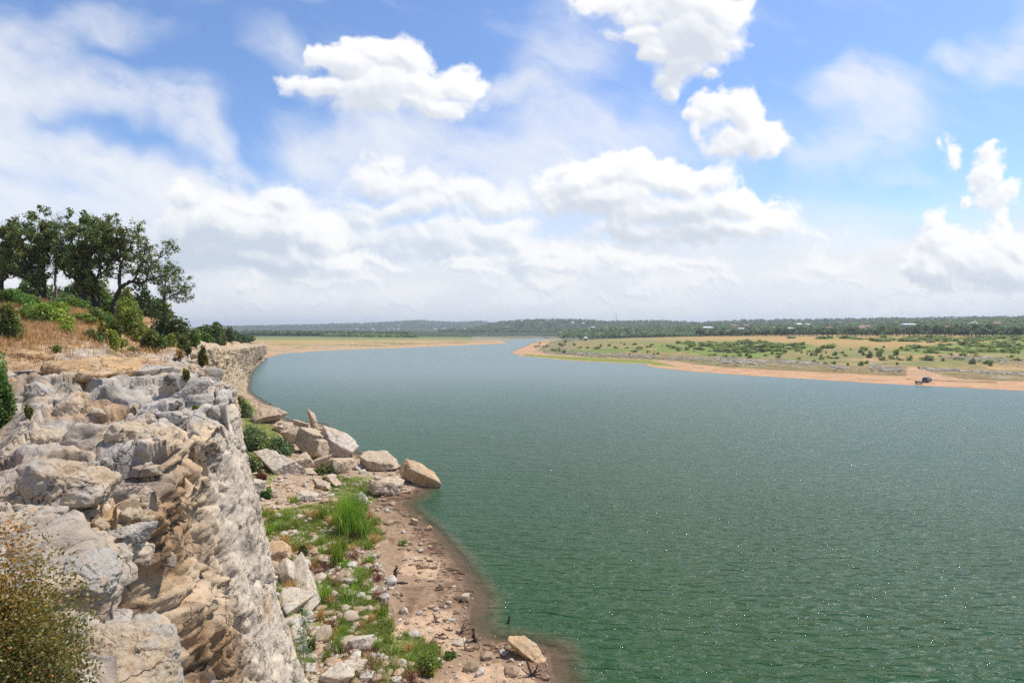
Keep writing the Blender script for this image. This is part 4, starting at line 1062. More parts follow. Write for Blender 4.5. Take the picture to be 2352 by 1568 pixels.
# dry grass over the plateau soil
def plateau_grass():
    g = np.random.default_rng(9); Cs = []
    for k in range(9000):
        D = g.uniform(14, 62); u = g.uniform(-60, 470)
        x = (u - 1176) / F * D; q = cliff_down(x, D)
        if q is None: continue
        uu, vv = project(x, D, q.z)
        t = (vv - 738) / 70.0
        if g.random() < math.exp(-max(0, t - 0.6) * 4): Cs.append((x, D, q.z))
    C = np.array(Cs); n = len(C); k = 9
    CC = np.repeat(C, k, 0); CC[:, :2] += g.normal(size=(n * k, 2)) * 0.10; CC[:, 2] -= 0.03
    bl = blades(CC, 0.46, 0.022, g, tints(n * k, g, 0, .15, .25), 0.8, 2)
    o = mesh_np('dry_grass', bl[0], bl[1], L_DRY, col=bl[2], smooth=False)
    tag(o, 'dry straw-coloured grass covering the slope in front of the oaks', 'grass', kind='stuff')
plateau_grass()
b = top_at(412, 765, 50); s = b.y / F
boulder('boulder', 900, (62 * s, 50 * s, 22 * s), (b.x, b.y, b.z + 3 * s), (4, 0, 10), (0.42, 0.33, 0.25), MR, label='flat grey-brown outcrop rock among dry grass in front of the far bushes', strata=0.1)

CR_ = (0.53, 0.43, 0.32); GY_ = (0.455, 0.435, 0.41); OR_ = (0.50, 0.34, 0.19)
for i, (u, v, w, h, rot, colr_, gl, lab) in enumerate([
  (18,965,130,120,(8,10,20),GY_,.6,'large pale grey boulder at the left edge below the mixed green bush'),
  (88,905,62,86,(0,-8,30),GY_,.5,'upright grey block right of the large boulder at the left edge'),
  (150,945,54,84,(0,6,60),CR_,.4,'tall cream block with a shaded foot beside the upright grey block'),
  (185,855,170,60,(0,6,10),OR_,.25,'broad orange-topped ledge block with a dark undercut face'),
  (332,852,92,48,(0,4,0),GY_,.6,'grey boulder under the low dark green bush'),
  (105,1010,80,62,(0,10,15),CR_,.5,'speckled cream boulder in the crevice behind the smooth grey rocks'),
  (250,830,60,30,(0,0,0),CR_,.4,'low cream rock between the orange ledge block and the grey boulder'),
  (60,815,90,26,(0,3,0),OR_,.2,'flat orange rock at the edge of the dry grass'),
  (150,800,70,22,(0,3,20),OR_,.2,'thin flat orange rock in front of the dry grass'),
  (300,1000,120,70,(0,8,0),CR_,.5,'pitted cream block at the back of the ledge'),
  (430,905,70,50,(0,-6,30),GY_,.7,'fractured grey block near the cliff edge'),
  (400,960,80,46,(0,10,60),GY_,.7,'lower fractured grey block over the ledge'),
  (150,1110,190,130,(10,16,10),CR_,.75,'big smooth grey and cream boulder rising in the foreground'),
  (40,1150,170,120,(10,8,40),CR_,.6,'smooth cream-topped boulder left of the big foreground boulder'),
  (270,1240,90,110,(16,14,20),GY_,.8,'grey knobbly rock stepping down below the big foreground boulder'),
  (235,1490,120,100,(14,10,20),CR_,.4,'cream textured rock at the bottom of the view right of the seed bush'),
  (210,1330,110,100,(12,12,70),GY_,.8,'grey rounded rock right of the seed bush'),
  (310,1500,190,110,(20,20,0),CR_,.8,'large grey slab at the bottom of the view sloping to the cliff edge')]):
    p = top_at(u, v); D = (Vector((p.x, p.y, p.z - CAM_Z))).length; s = p.y / F
    boulder('boulder', 1200 + i, (w * s * 1.1, w * s * 0.95, h * s * 1.0), (p.x, p.y + 0.1 * w * s, p.z - 0.10 * h * s), rot, colr_, MR, sub=6 if D < 12 else 5, label=lab, group='boulders on the cliff top', planes=9, rough=.09, grey=gl, soft=16)
# ------------------------------------------------------------------ boulders of the lower shore
CREAM = (0.50, 0.41, 0.31); WHITE = (0.52, 0.47, 0.40); TAN = (0.52, 0.37, 0.23); GREYR = (0.40, 0.37, 0.33)
HB = [ # u, v (middle), width, height px, depth ratio, rot, colour, kwargs, label
 (612,952,130,44,.42,(26,4,-50),CREAM,dict(strata=.22,planes=4),'layered rock slab tilted towards the water, farthest of the shore boulders'),
 (655,985,120,22,.35,(16,4,-48),CREAM,dict(strata=.25,planes=5),'long layered slab lying just below the tilted layered slab'),
 (719,968,17,54,.8,(0,-12,0),CREAM,dict(strata=.12,planes=6),'narrow pointed rock spire standing at the water edge'),
 (706,1008,62,78,.9,(8,14,30),CREAM,dict(planes=6,rough=.04),'big rounded tan block leaning beside the rock spire'),
 (730,1030,44,60,.8,(0,20,60),CREAM,dict(planes=8),'upright pale block wedged behind the rounded tan block'),
 (686,975,38,28,.9,(0,10,0),CREAM,dict(planes=8),'smaller tan block on top of the pile behind the rounded block'),
 (664,1000,36,44,.9,(0,-14,30),CREAM,dict(planes=8),'angular cream block left of the rounded tan block'),
 (771,1022,96,60,.7,(0,26,-10),WHITE,dict(planes=5,strata=.06),'pale wedge-shaped boulder rising to a point on the left, at the water edge'),
 (772,1068,56,46,.9,(10,18,30),CREAM,dict(planes=7),'tan boulder in front of the pale wedge-shaped boulder'),
 (728,1062,30,26,.9,(0,0,40),CREAM,dict(planes=8),'small cracked tan rock between the slab and the tan boulder'),
 (868,1064,84,38,.9,(0,4,10),CREAM,dict(planes=6,strata=.05),'flat-topped cream boulder on the point'),
 (964,1092,112,50,.6,(6,14,-16),TAN,dict(planes=6,rough=.05),'large tan boulder with a dark left end standing in the water off the point'),
 (626,1060,130,52,.5,(14,10,-34),WHITE,dict(planes=4,strata=.07),'long whitish slab tilted beside the green shrubs'),
 (690,1062,50,34,.9,(0,8,0),CREAM,dict(planes=8),'stacked cream block right of the whitish slab'),
 (703,1082,34,18,.9,(0,0,0),CREAM,dict(planes=8),'flat little cream block below the stacked one'),
 (890,1120,84,40,.8,(0,14,20),CREAM,dict(planes=9,rough=.10,soft=18),'rough cream boulder capped with rubble on the point'),
 (822,1145,38,28,.9,(0,0,20),WHITE,dict(planes=9),'rounded white rock behind the tall reeds'),
 (632,1272,64,40,.9,(10,10,20),TAN,dict(planes=7),'tan block perched on the slabs beside the cliff foot'),
 (694,1342,200,34,.26,(10,6,-62),WHITE,dict(planes=4,rough=.04),'longest pale slab lying diagonally at the cliff foot'),
 (650,1318,110,34,.42,(22,10,-60),WHITE,dict(planes=5,rough=.04),'shorter pale slab overlapping the upper end of the longest slab'),
 (664,1385,130,24,.5,(12,4,-60),WHITE,dict(planes=5,rough=.03),'flat white slab below the longest slab'),
 (824,1478,48,46,.8,(0,0,16),WHITE,dict(planes=6,rough=.04),'square-topped white boulder among the red weeds'),
 (806,1540,56,30,.9,(0,8,10),WHITE,dict(planes=7),'white boulder with a dark underside near the bottom of the view'),
 (772,1556,70,34,.9,(0,0,70),WHITE,dict(planes=7),'broad pale rock at the bottom edge left of the white boulder'),
 (808,1520,34,16,.9,(0,10,40),WHITE,dict(planes=7),'thin pale slab just above the white boulder'),
 (656,1432,40,22,.9,(0,12,30),WHITE,dict(planes=6,strata=.1),'layered pale rock under the flat white slab'),
 (676,1462,52,34,.9,(0,6,60),WHITE,dict(planes=6,strata=.1),'pale block in the rubble beside the sapling'),
 (645,1450,34,26,.9,(0,6,0),CREAM,dict(planes=8),'small cream block against the cliff foot'),
 (588,1295,36,40,.9,(0,30,0),WHITE,dict(planes=5),'pale block squeezed between cliff and slabs'),
 (575,1120,40,60,.9,(0,12,0),WHITE,dict(planes=5),'smooth white rock rounding out from the cliff foot'),
 (1214,1497,104,34,.45,(8,26,-28),TAN,dict(planes=5,rough=.05),'long tan shore rock sloping into the water at the mud point'),
 (1068,1372,20,24,.9,(0,0,10),CREAM,dict(planes=8),'lone cream rock on the dark mud by the water'),
 (950,1197,18,18,.9,(0,20,0),TAN,dict(planes=8),'small tan rock at the water edge in the inlet'),
 (984,1213,16,12,.9,(0,-20,0),TAN,dict(planes=8),'small mottled rock standing in the shallows'),
 (742,984,14,8,.9,(0,0,0),TAN,dict(planes=8),'small rock awash in the water right of the spire'),
 (760,1102,80,16,.3,(0,6,-50),CREAM,dict(planes=6,strata=.1),'narrow tilted slab above the reeds'),
 (735,1112,84,14,.3,(0,6,-50),CREAM,dict(planes=6,strata=.1),'second narrow tilted slab left of the first'),
 (700,1140,50,22,.8,(0,10,0),WHITE,dict(planes=7),'pale rock in the rubble below the whitish slab'),
]
for i, (u, v, w, h, dr, rot, colr_, kw, lab) in enumerate(HB):
    p = ground_px(u, v + h * 0.42); s = p.y / F
    p.y += w * s * dr * 0.3
    zb = land_at(p.x, p.y)
    k = 1.10
    boulder('boulder', 1000 + i, (w * s * k, w * s * dr * k, h * s * k * (0.88 if max(abs(r_) for r_ in rot[:2]) < 30 else 0.72)), (p.x, p.y, max(zb, -0.3) + h * s * 0.34), rot, colr_, MR, sub=5, label=lab, group='boulders fallen below the cliff', **dict(dict(grey=0.3), **kw))
# stones
def stone_field():
    g = np.random.default_rng(21)
    protos = []
    for k in range(9):
        W, Fc = rock_shape(500 + k, 3, (1, g.uniform(.7, 1), g.uniform(.45, .75)), planes=9, rough=.05)
        o = mesh_np('stone', W, Fc, MRS, col=rock_col(W, k, [CREAM, WHITE, (0.42, 0.33, 0.24)][k % 3], .3), smooth=True); protos.append(o)
    regs = [([(560,1060),(700,1090),(900,1060),(950,1130),(900,1180),(700,1250),(580,1240)], 175, 'pale stone in the rubble between the cliff and the point'),
            ([(590,1240),(760,1250),(820,1330),(800,1500),(860,1568),(690,1568),(610,1400)], 100, 'pale stone in the rubble beside the slabs at the cliff foot'),
            ([(880,1180),(960,1210),(1060,1330),(1080,1440),(1150,1500),(1200,1568),(900,1568),(860,1400)], 18, 'small pale stone scattered on the mud shore')]
    first = [True] * len(protos); cnt = 0
    for poly, n, lab in regs:
        us = [p[0] for p in poly]; vs = [p[1] for p in poly]; c = 0
        while c < n:
            u = g.uniform(min(us), max(us)); v = g.uniform(min(vs), max(vs))
            if not in_poly(np.array([u]), np.array([v]), poly)[0]: continue
            p = ground_px(u, v); c += 1
            s = (g.pareto(2.0) * 0.26 + 0.30) * (0.55 if 'scattered' in lab else 1.0); s = min(s, 1.5)
            k = g.integers(len(protos))
            if first[k]: o = protos[k]; first[k] = False
            else: o = protos[k].copy(); COL.objects.link(o)
            o.scale = (s, s, s); o.location = (p.x, p.y, p.z + s * 0.16); o.rotation_euler = (g.uniform(-.4, .4), g.uniform(-.4, .4), g.uniform(0, 6.28))
            tag(o, lab, 'stone', 'loose stones of the lower shore')
    # gravel that nobody could count
    V, Fc = ICO[1]; N = 27000; pts = []
    polyA = np.array([(552,905),(700,960),(930,1060),(960,1130),(990,1215),(1085,1330),(1085,1430),(1260,1500),(1262,1568),(640,1568),(560,1150)])
    U = g.uniform(550, 1262, N * 3); Vv = 905 + (1600 - 905) * g.random(N * 3) ** 0.8
    m = in_poly(U, Vv, [tuple(q) for q in polyA]); U, Vv = U[m][:N], Vv[m][:N]
    d0 = np.array([ray(a, b_) for a, b_ in zip(U, Vv)]); z = np.full(len(U), 1.0)
    for _ in range(5):
        t = (z - CAM_Z) / d0[:, 2]; z = land(d0[:, 0] * t, d0[:, 1] * t)[0]
    x = d0[:, 0] * t; y = d0[:, 1] * t; z, dd = land(x, y)
    dens = np.where(dd < 6, 0.09, 1.0) * np.where(fbm(xyz(x / 2.5, y / 2.5), 3, 77) > -0.12, 1, 0.35)
    k = (g.random(len(x)) < dens) & (dd > 0.0); x, y, z = x[k], y[k], z[k]; n = len(x)
    s = (g.pareto(2.3, n) * 0.06 + 0.035).clip(0, 0.5)
    sh = g.uniform(0.5, 1.2, (n, 1, 3)); jit = g.uniform(0.75, 1.2, (n, len(V), 1))
    an = g.uniform(0, 6.28, n); ca, sa = np.cos(an)[:, None], np.sin(an)[:, None]
    Q = V[None] * sh * jit * s[:, None, None]
    Q = np.stack([Q[..., 0] * ca - Q[..., 1] * sa, Q[..., 0] * sa + Q[..., 1] * ca, Q[..., 2] * 0.7], -1) + np.stack([x, y, z + s * 0.2], 1)[:, None]
    bc = np.array([CREAM, WHITE, (0.44, 0.31, 0.20), (0.36, 0.26, 0.17)])[g.integers(0, 4, n)] * g.uniform(.8, 1.15, (n, 1))
    o = mesh_np('gravel', Q.reshape(-1, 3), (np.arange(n)[:, None, None] * len(V) + Fc[None]).reshape(-1, 3), MRS, col=np.repeat(bc, len(V), 0), smooth=False)
    tag(o, 'pale broken gravel strewn over the lower shore', 'gravel', kind='stuff')
stone_field()
def mud_clods():
    g = np.random.default_rng(29); V, Fc = ICO[1]; S = np.array(_near[:16]); seg = np.linalg.norm(np.diff(S, axis=0), axis=1); cum = np.concatenate([[0], np.cumsum(seg)])
    n = 5200; t = g.uniform(0, cum[-1], n); x = np.interp(t, cum, S[:, 0]); y = np.interp(t, cum, S[:, 1]); off = g.gamma(1.6, 0.75, n)
    x = x - off * 0.9 + g.normal(0, .25, n); y = y - off * 0.35 + g.normal(0, .25, n)
    z, dd = land(x, y); k = (dd > -0.05) & (dd < 4.5) & (fbm(xyz(x / 1.6, y / 1.6), 3, 88) > -0.02); x, y, z = x[k], y[k], z[k]; n = len(x)
    s = (g.pareto(2.6, n) * .05 + .04).clip(0, .28); sh = np.stack([g.uniform(.8, 2.2, n), g.uniform(.6, 1.2, n), g.uniform(.25, .6, n)], 1)[:, None]
    an = g.uniform(-.6, .6, n); ca, sa = np.cos(an)[:, None], np.sin(an)[:, None]
    Q = V[None] * sh * g.uniform(.7, 1.25, (n, len(V), 1)) * s[:, None, None]
    Q = np.stack([Q[..., 0] * ca - Q[..., 1] * sa, Q[..., 0] * sa + Q[..., 1] * ca, Q[..., 2]], -1) + np.stack([x, y, z + s * .1], 1)[:, None]
    bc = np.array([(.17, .10, .06), (.11, .07, .045), (.24, .15, .09)])[g.integers(0, 3, n)]
    o = mesh_np('mud_clods', Q.reshape(-1, 3), (np.arange(n)[:, None, None] * len(V) + Fc[None]).reshape(-1, 3), MRS, col=np.repeat(bc, len(V), 0), smooth=False)
    tag(o, 'dark wet mud clods and debris along the water edge', 'mud', kind='stuff')
mud_clods()

# ------------------------------------------------------------------ plants of the lower shore
def shore_shrub(u, vb, w, h, mat, label, seed, nl=2500, name='shrub', leafpx=3.2, cat='shrub', group='shrubs on the lower shore', **kw):
    p = ground_px(u, vb); s = p.y / F
    return make_bush(name, seed, p, w * s / 2, w * s / 2 * 0.8, h * s, nl, leafpx * s, mat, label, cat, group, **kw)
for i, (u, vb, w, h, m, nl, lab) in enumerate([(556,956,60,50,L_SCRUB,2500,'round green shrub tucked against the cliff, farthest of the shore shrubs'), (585,1030,110,58,L_SCRUB,5000,'wide feathery green shrub between cliff and whitish slab'),
   (632,1045,80,46,L_SCRUB,3500,'right half of the feathery green shrubs, above the whitish slab'), (573,1085,58,66,L_SCRUB,3500,'green shrub with brown lower branches at the near end of the whitish slab'),
   (612,1145,26,36,L_GREEN,900,'small upright green plant in the rubble'), (836,1072,22,20,L_RED,500,'reddish-brown bush beside the flat-topped boulder'), (745,1088,50,26,L_BUR,900,'olive scrub between the tan boulder and the stacked blocks'),
   (600,1100,26,26,L_RED,500,'rusty brown bush at the lower end of the whitish slab'), (696,1275,28,26,L_BUR,700,'brown-green scrub right of the perched tan block'), (716,1498,34,40,L_BUR,700,'olive scrub below the sapling'),
   (982,1548,60,54,L_LIME,2400,'bright yellow-green bush near the bottom edge'), (1033,1510,34,22,L_GREEN,700,'low green plant on the sand behind the bright bush'), (925,1250,30,14,L_LIME,300,'lime-green ground plant by the mud'),
   (600,1400,60,60,L_GREEN,2200,'dark green weeds in the hollow under the slabs'), (640,1530,50,60,L_GREEN,2000,'green weeds at the foot of the near cliff')]):
    shore_shrub(u, vb, w, h, m, lab, 600 + i, nl)
def reeds(u, vb, w, h, n, label, seed, mat=L_REED, name='reed_clump', cat='reeds', wpx=1.8, lean=.38, group='reed clumps on the lower shore', dz=0.45):
    g = np.random.default_rng(seed); p = ground_px(u, vb); s = p.y / F
    C = np.stack([g.normal(0, w * s * 0.26, n), g.normal(0, w * s * dz, n), np.zeros(n)], 1)
    C[:, 2] = land(C[:, 0] + p.x, C[:, 1] + p.y)[0] - p.z - 0.04
    bl = blades(C, h * s, wpx * s, g, tints(n, g, 0, .12, .22), lean, 4)
    o = mesh_np(name, bl[0], bl[1], mat, col=bl[2], smooth=False); o.location = p
    return tag(o, label, cat, group)
for i, (u, vb, w, h, n, lab) in enumerate([(808,1222,44,100,420,'tallest bright green reed clump in the middle of the shore'), (790,1180,30,46,160,'upper end of the tall reeds, beside the rounded white rock'), (742,1192,26,36,120,'short reed clump left of the tall reeds'),
   (772,1208,14,46,60,'thin row of reeds between the short clump and the tall reeds'), (774,1298,22,74,150,'narrow tall reed clump below the tall reeds'), (834,1232,20,54,120,'reeds at the right flank of the tall clump'), (846,1258,22,26,90,'short grass-like reeds right of the narrow clump'),
   (746,1378,28,48,140,'green reed tuft beside the longest slab'), (822,1340,26,44,110,'reed tuft above the grass patch'), (776,1495,30,50,140,'reed tuft beside the square-topped boulder'), (957,1502,6,44,16,'single tall green stalk on the sand'), (880,1412,26,30,110,'bright green tuft at the edge of the sand'),
   (806,1378,30,44,120,'pale green tuft in the middle of the grass patch'), (790,1268,16,40,60,'few thin reeds left of the red weeds')]):
    reeds(u, vb, w, h, n, lab, 700 + i)
for i, (u, vb, w, h) in enumerate([(807,1236,28,22),(812,1282,30,26),(841,1296,20,14),(853,1314,20,14),(868,1330,22,16),(764,1346,28,26),(736,1312,26,26),(866,1376,22,20),(760,1446,30,30),(808,1496,32,34),(852,1504,28,28),(852,1544,42,46),(945,1562,34,32),(880,1362,18,14),(690,1260,18,18),(775,1320,18,16)]):
    reeds(u, vb, w, h, 110, 'dark red weed tuft on the stony shore', 740 + i, L_RED, 'red_weed', 'weed', 1.3, .9, 'dark red weed tufts')
# green ground cover
gq = np.random.default_rng(91)
for i in range(120):
    while True:
        u = gq.uniform(590, 1010); v = gq.uniform(1150, 1560)
        if in_poly(np.array([u]), np.array([v]), [(590,1180),(760,1120),(880,1190),(850,1300),(890,1430),(1010,1500),(960,1568),(680,1568),(620,1400)])[0]: break
    k = i % 3
    reeds(u, v, gq.uniform(13, 22), gq.uniform(14, 30), 110, ['yellow-green weed among the stones of the lower shore', 'yellow-green weed among the stones of the lower shore', 'withered brown weed among the stones of the lower shore'][k], 1500 + i, [L_REED, L_LIME, L_DRY][k], 'weed', 'weed', 1.5, .8, ['yellow-green shore weeds', 'yellow-green shore weeds', 'withered shore weeds'][k])
def ground_cover():
    g = np.random.default_rng(33)
    for lab, polys, n, m, h, nm in [('short yellow-green grass growing between the stones of the lower shore', [[(745,1340),(850,1340),(890,1440),(1000,1480),(1020,1530),(880,1568),(800,1480),(730,1440)], [(590,1185),(760,1150),(870,1190),(880,1240),(760,1275),(610,1240)], [(585,1330),(640,1330),(670,1420),(700,1568),(640,1568)],
            [(740,1090),(850,1100),(850,1150),(750,1130)], [(545,900),(600,930),(640,1000),(650,1070),(560,1110)]], 5200, L_LIME, 6.5, 'grass')]:
        Cs = []
        for poly in polys:
            us = [p[0] for p in poly]; vs = [p[1] for p in poly]; ar = (max(us) - min(us)) * (max(vs) - min(vs))
            k = int(n * ar / 60000) + 100
            U = g.uniform(min(us), max(us), k); Vv = g.uniform(min(vs), max(vs), k); mk = in_poly(U, Vv, poly); U, Vv = U[mk], Vv[mk]
            d0 = np.array([ray(a, b_) for a, b_ in zip(U, Vv)]); z = np.full(len(U), 1.0)
            for _ in range(5): t = (z - CAM_Z) / d0[:, 2]; z = land(d0[:, 0] * t, d0[:, 1] * t)[0]
            x, y = d0[:, 0] * t, d0[:, 1] * t
            q = fbm(xyz(x / 1.6, y / 1.6), 3, 79) > -0.1
            Cs.append(np.stack([x, y, z], 1)[q])
        C = np.concatenate(Cs); k = 9; CC = np.repeat(C, k, 0); CC[:, :2] += g.normal(size=(len(CC), 2)) * 0.16; CC[:, 2] -= 0.02
        bl = blades(CC, 0.36, 0.05, g, tints(len(CC), g, -.1, .2, .3), 1.0, 2)
        tag(mesh_np(nm, bl[0], bl[1], m, col=bl[2], smooth=False), lab, 'grass', kind='stuff')
ground_cover()
def sapling():
    g = np.random.default_rng(41); p = ground_px(702, 1562); s = p.y / F; H = 165 * s
    tr = wiggle((0, 0, -0.1), (0, 0, 1), H, 12, g, 0.04); paths = [(tr, np.linspace(0.035, 0.008, 13))]; E = []
    for k in range(3, 13):
        for _ in range(4):
            b_ = wiggle(tr[k], [g.normal(), g.normal(), .5], g.uniform(.25, .65) * (1.2 - k / 16), 4, g, .25); paths.append((b_, np.linspace(.008, .003, 5))); E += [b_[2], b_[3], b_[4]]
    E = np.array(E); C = np.repeat(E, 11, 0) + g.normal(size=(len(E) * 11, 3)) * 0.10
    o = empty('sapling', p); V, Fq = tubes(paths, 5); mesh_np('trunk', V, Fq, M_TWIG, parent=o)
    lv = leaf_quads(C, 0.042, g, tints(len(C), g)); mesh_np('crown', lv[0], lv[1], L_BLUE, parent=o, col=lv[2], smooth=False)
    tag(o, 'slim grey-green sapling rising from the rubble at the foot of the near cliff', 'sapling')
sapling()

# ------------------------------------------------------------------ driftwood
def drift(name, u, vb, label, spec, seed, cat='driftwood', z0=None):
    """spec: (du, dv, depth) end points in px from the root, with a base radius in px"""
    g = np.random.default_rng(seed); p = ground_px(u, vb); s = p.y / F; ps = []
    if z0 is not None: p.z = z0
    for pts, r in spec:
        P = np.array([(a * s, c * s, -b * s) for a, b, c in pts], float)
        P = catmull(P, np.linspace(0, len(P) - 1, 4 * (len(P) - 1) + 1)) + g.normal(size=(4 * (len(P) - 1) + 1, 3)) * 0.25 * r * s
        rr = np.linspace(r, r * 0.35, len(P)) * s * g.uniform(.85, 1.15, len(P)); ps.append((P, rr))
        tip = P[-1]; ps.append((np.array([tip, tip + (P[-1] - P[-2]) * 0.3]), np.array([rr[-1], rr[-1] * 0.05])))
    V, Fq = tubes(ps, 8); o = mesh_np(name, V, Fq, M_DRIFT); o.location = p
    return tag(o, label, cat, 'driftwood on the mud')
drift('tree_stump', 906, 1330, 'dark forked stump with a gnarled root standing on the brown mud', [([(0,4,0),(0,-8,0),(3,-20,1),(4,-32,0)], 5), ([(0,0,0),(-6,-4,2),(-14,-6,3)], 2), ([(0,0,0),(5,-12,0),(10,-22,-2)], 2.4), ([(0,2,0),(10,2,0),(22,3,0)], 2.2)], 1)
drift('driftwood_log', 926, 1340, 'short dark log lying beside the forked stump', [([(-12,-2,0),(0,-3,0),(12,-1,0)], 3)], 2)
drift('tree_stump', 1000, 1428, 'small leaning dark stump on the pale sand', [([(2,4,0),(0,-6,0),(-6,-20,0)], 3), ([(0,0,0),(8,0,0),(14,2,0)], 2)], 3)
drift('dead_branch', 1056, 1455, 'tangle of bleached branches at the edge of the mud', [([(0,0,0),(6,-16,0),(14,-36,0)], 2), ([(-4,0,0),(12,-8,2),(34,-14,0)], 1.6), ([(0,2,0),(14,0,3),(30,6,0)], 1.6), ([(0,0,0),(-6,-4,0),(-10,-6,2)], 2.6), ([(4,-4,0),(16,-20,2),(28,-22,1)], 1.2)], 4)
drift('tree_stump', 1090, 1472, 'thick black stump at the water edge beside the bleached branches', [([(4,4,0),(0,-10,0),(-2,-22,0),(-1,-32,0)], 6), ([(0,0,0),(-10,2,2),(-20,6,0)], 2.4), ([(2,0,0),(10,4,0),(16,10,0)], 2.4)], 5)
drift('root_tangle', 1012, 1464, 'low spidery root tangle on the pale sand', [([(0,-6,0),(-10,-2,0),(-26,6,0)], 2), ([(0,-6,0),(12,-4,0),(26,8,0)], 1.8), ([(0,-6,0),(4,-10,2),(14,-6,2)], 2), ([(0,-4,0),(-8,-8,2),(-20,2,3)], 1.4), ([(0,-4,0),(16,2,-2),(34,0,-3)], 1.3)], 6)
drift('driftwood_log', 1008, 1476, 'thin dark log lying just below the spidery root tangle', [([(-22,-2,0),(0,-1,0),(14,-3,0)], 2.4)], 7)
drift('dead_branch', 1068, 1492, 'thin upright twig with fine side shoots on the mud', [([(0,2,0),(-2,-18,0),(-8,-40,0)], 1.1), ([(-1,-4,0),(8,-12,0),(14,-18,0)], .9), ([(-2,-14,0),(3,-26,0)], .7), ([(-20,4,0),(0,2,1),(24,6,0)], 1.4), ([(0,0,0),(-22,-2,2)], 1.2)], 8)
drift('wooden_post', 1169, 1452, 'short dark post standing in the shallow water off the mud point', [([(0,8,0),(0,-4,0),(1,-17,0)], 4)], 9, cat='post', z0=0.0)
drift('root_tangle', 1222, 1552, 'big dark root wad with a bleached spike near the bottom edge', [([(0,4,0),(-4,-16,0),(-14,-42,0)], 4.5), ([(0,0,0),(10,-16,2),(14,-28,0)], 3), ([(0,0,0),(-12,-6,2),(-22,-16,1)], 2.4), ([(0,0,0),(16,-4,0),(32,4,0)], 2.2), ([(0,2,0),(-10,4,-2),(-14,10,0)], 3), ([(4,0,0),(14,6,-2),(22,14,0)], 3), ([(2,-4,0),(20,-14,1),(34,-12,0)], 1.4), ([(0,2,2),(6,6,-3),(8,16,-3)], 3)], 10)
for i, (u, v, w) in enumerate([(922,1262,16),(948,1298,20),(930,1288,14),(990,1336,22),(960,1334,16),(1010,1350,18),(1050,1410,16),(1112,1500,16),(1150,1510,22),(1170,1520,16),(1034,1500,14),(940,1252,18)]):
    drift('driftwood_stick', u, v, 'small dark driftwood stick lying on the brown mud', [([(-w/2,-1,0),(0,-2.5,1),(w/2,-1,0)], 1.5), ([(0,-2,1),(w*.3,-4,3)], .8)], 20 + i)
for i, (u, v, w, h) in enumerate([(960,1160,0,0)][:0]): pass

# ------------------------------------------------------------------ right bank: scrub bushes
FB = []
for k, m in enumerate([L_BANK, L_BANK, L_SCRUB, L_BANK]):
    FB.append(make_bush('scrub_bush', 800 + k, (0, 0, -500), 1.0, 1.0, 1.15, 420, 0.13, m, stems=6, stemr=0.03, lumps=9))
used = [False] * 4; gb = np.random.default_rng(55)
def bank_bush(u, v, w, h, lab, k=None, group='scrub bushes on the right bank'):
    p = ground_px(u, v); s = p.y / F; k = int(gb.integers(4)) if k is None else k
    o = FB[k] if not used[k] else copy_tree(FB[k]); used[k] = True
    o.location = (p.x, p.y, p.z - 0.1); o.scale = (w * s / 2, w * s / 2, h * s); o.rotation_euler = (0, 0, gb.uniform(0, 6.28))
    tag(o, lab, 'bush', group)
z8 = lambda a, b_: (1693.9 + .2798 * a, 695.8 + .2798 * b_)
for a, b_, w, h in [(350,452,40,34),(105,452,44,36),(75,438,40,28),(285,420,38,34),(385,408,44,34),(600,430,50,28),(645,432,40,28),(690,438,36,28),(745,440,30,24),(795,428,66,42),(630,474,44,24),(785,508,50,38),(900,512,34,28),
    (1045,392,50,32),(1000,408,64,40),(1025,428,48,28),(1100,450,70,60),(1180,410,90,42),(1165,440,60,60),(1200,368,30,26),(1060,490,50,40),(1010,512,60,44),(1350,380,50,34),(1300,430,70,60),(1275,462,60,36),(1420,470,70,50),(1580,470,90,50),
    (1685,476,36,34),(1780,464,34,24),(1945,500,70,54),(2040,500,70,46),(2090,516,60,54),(1310,506,36,28),(1490,536,34,20),(720,500,30,20),(1195,470,60,34),(860,416,36,28),(680,410,90,48),(770,372,150,44),(690,372,80,34)]:
    u, v = z8(a, b_); bank_bush(u, v, w * .2798, h * .2798, 'round green scrub bush on the sandy right bank')
z7 = lambda a, b_: (1089 + .2829 * a, 695.8 + .2829 * b_)
for a, b_, w, h in [(665,390,60,26),(920,368,40,20),(1150,370,60,26),(870,365,40,20),(815,345,40,24),(1215,340,36,20),(1300,340,60,24),(1420,360,60,24),(1330,370,60,22),(1000,370,50,22),(1600,355,40,20),(1735,382,60,30),(1660,390,50,24),(2050,438,40,26),(2110,440,40,22),(2240,448,50,36),(2210,435,40,26),(1510,275,16,14),(1100,345,40,18),(740,340,40,18),(570,360,40,16),(1240,368,50,18)]:
    u, v = z7(a, b_); bank_bush(u, v, w * .2829, h * .2829, 'low green scrub bush on the grassy part of the right bank')
for poly, n, lab in [([(1545,789),(1700,784),(1850,791),(1870,799),(1800,806),(1700,814),(1600,805)], 95, 'green bush in the thicket left of the sandy patch'), ([(2065,800),(2180,790),(2352,784),(2352,810),(2200,812),(2110,812)], 60, 'green bush in the thicket at the right edge of the bank'),
                     ([(1790,776),(2000,776),(2352,774),(2352,782),(2100,788),(1950,782)], 60, 'low green bush in the strip below the tree line')]:
    c = 0; us = [q[0] for q in poly]; vs = [q[1] for q in poly]
    while c < n:
        u = gb.uniform(min(us), max(us)); v = gb.uniform(min(vs), max(vs))
        if in_poly(np.array([u]), np.array([v]), poly)[0]: bank_bush(u, v, gb.uniform(20, 46), gb.uniform(5, 10), lab); c += 1
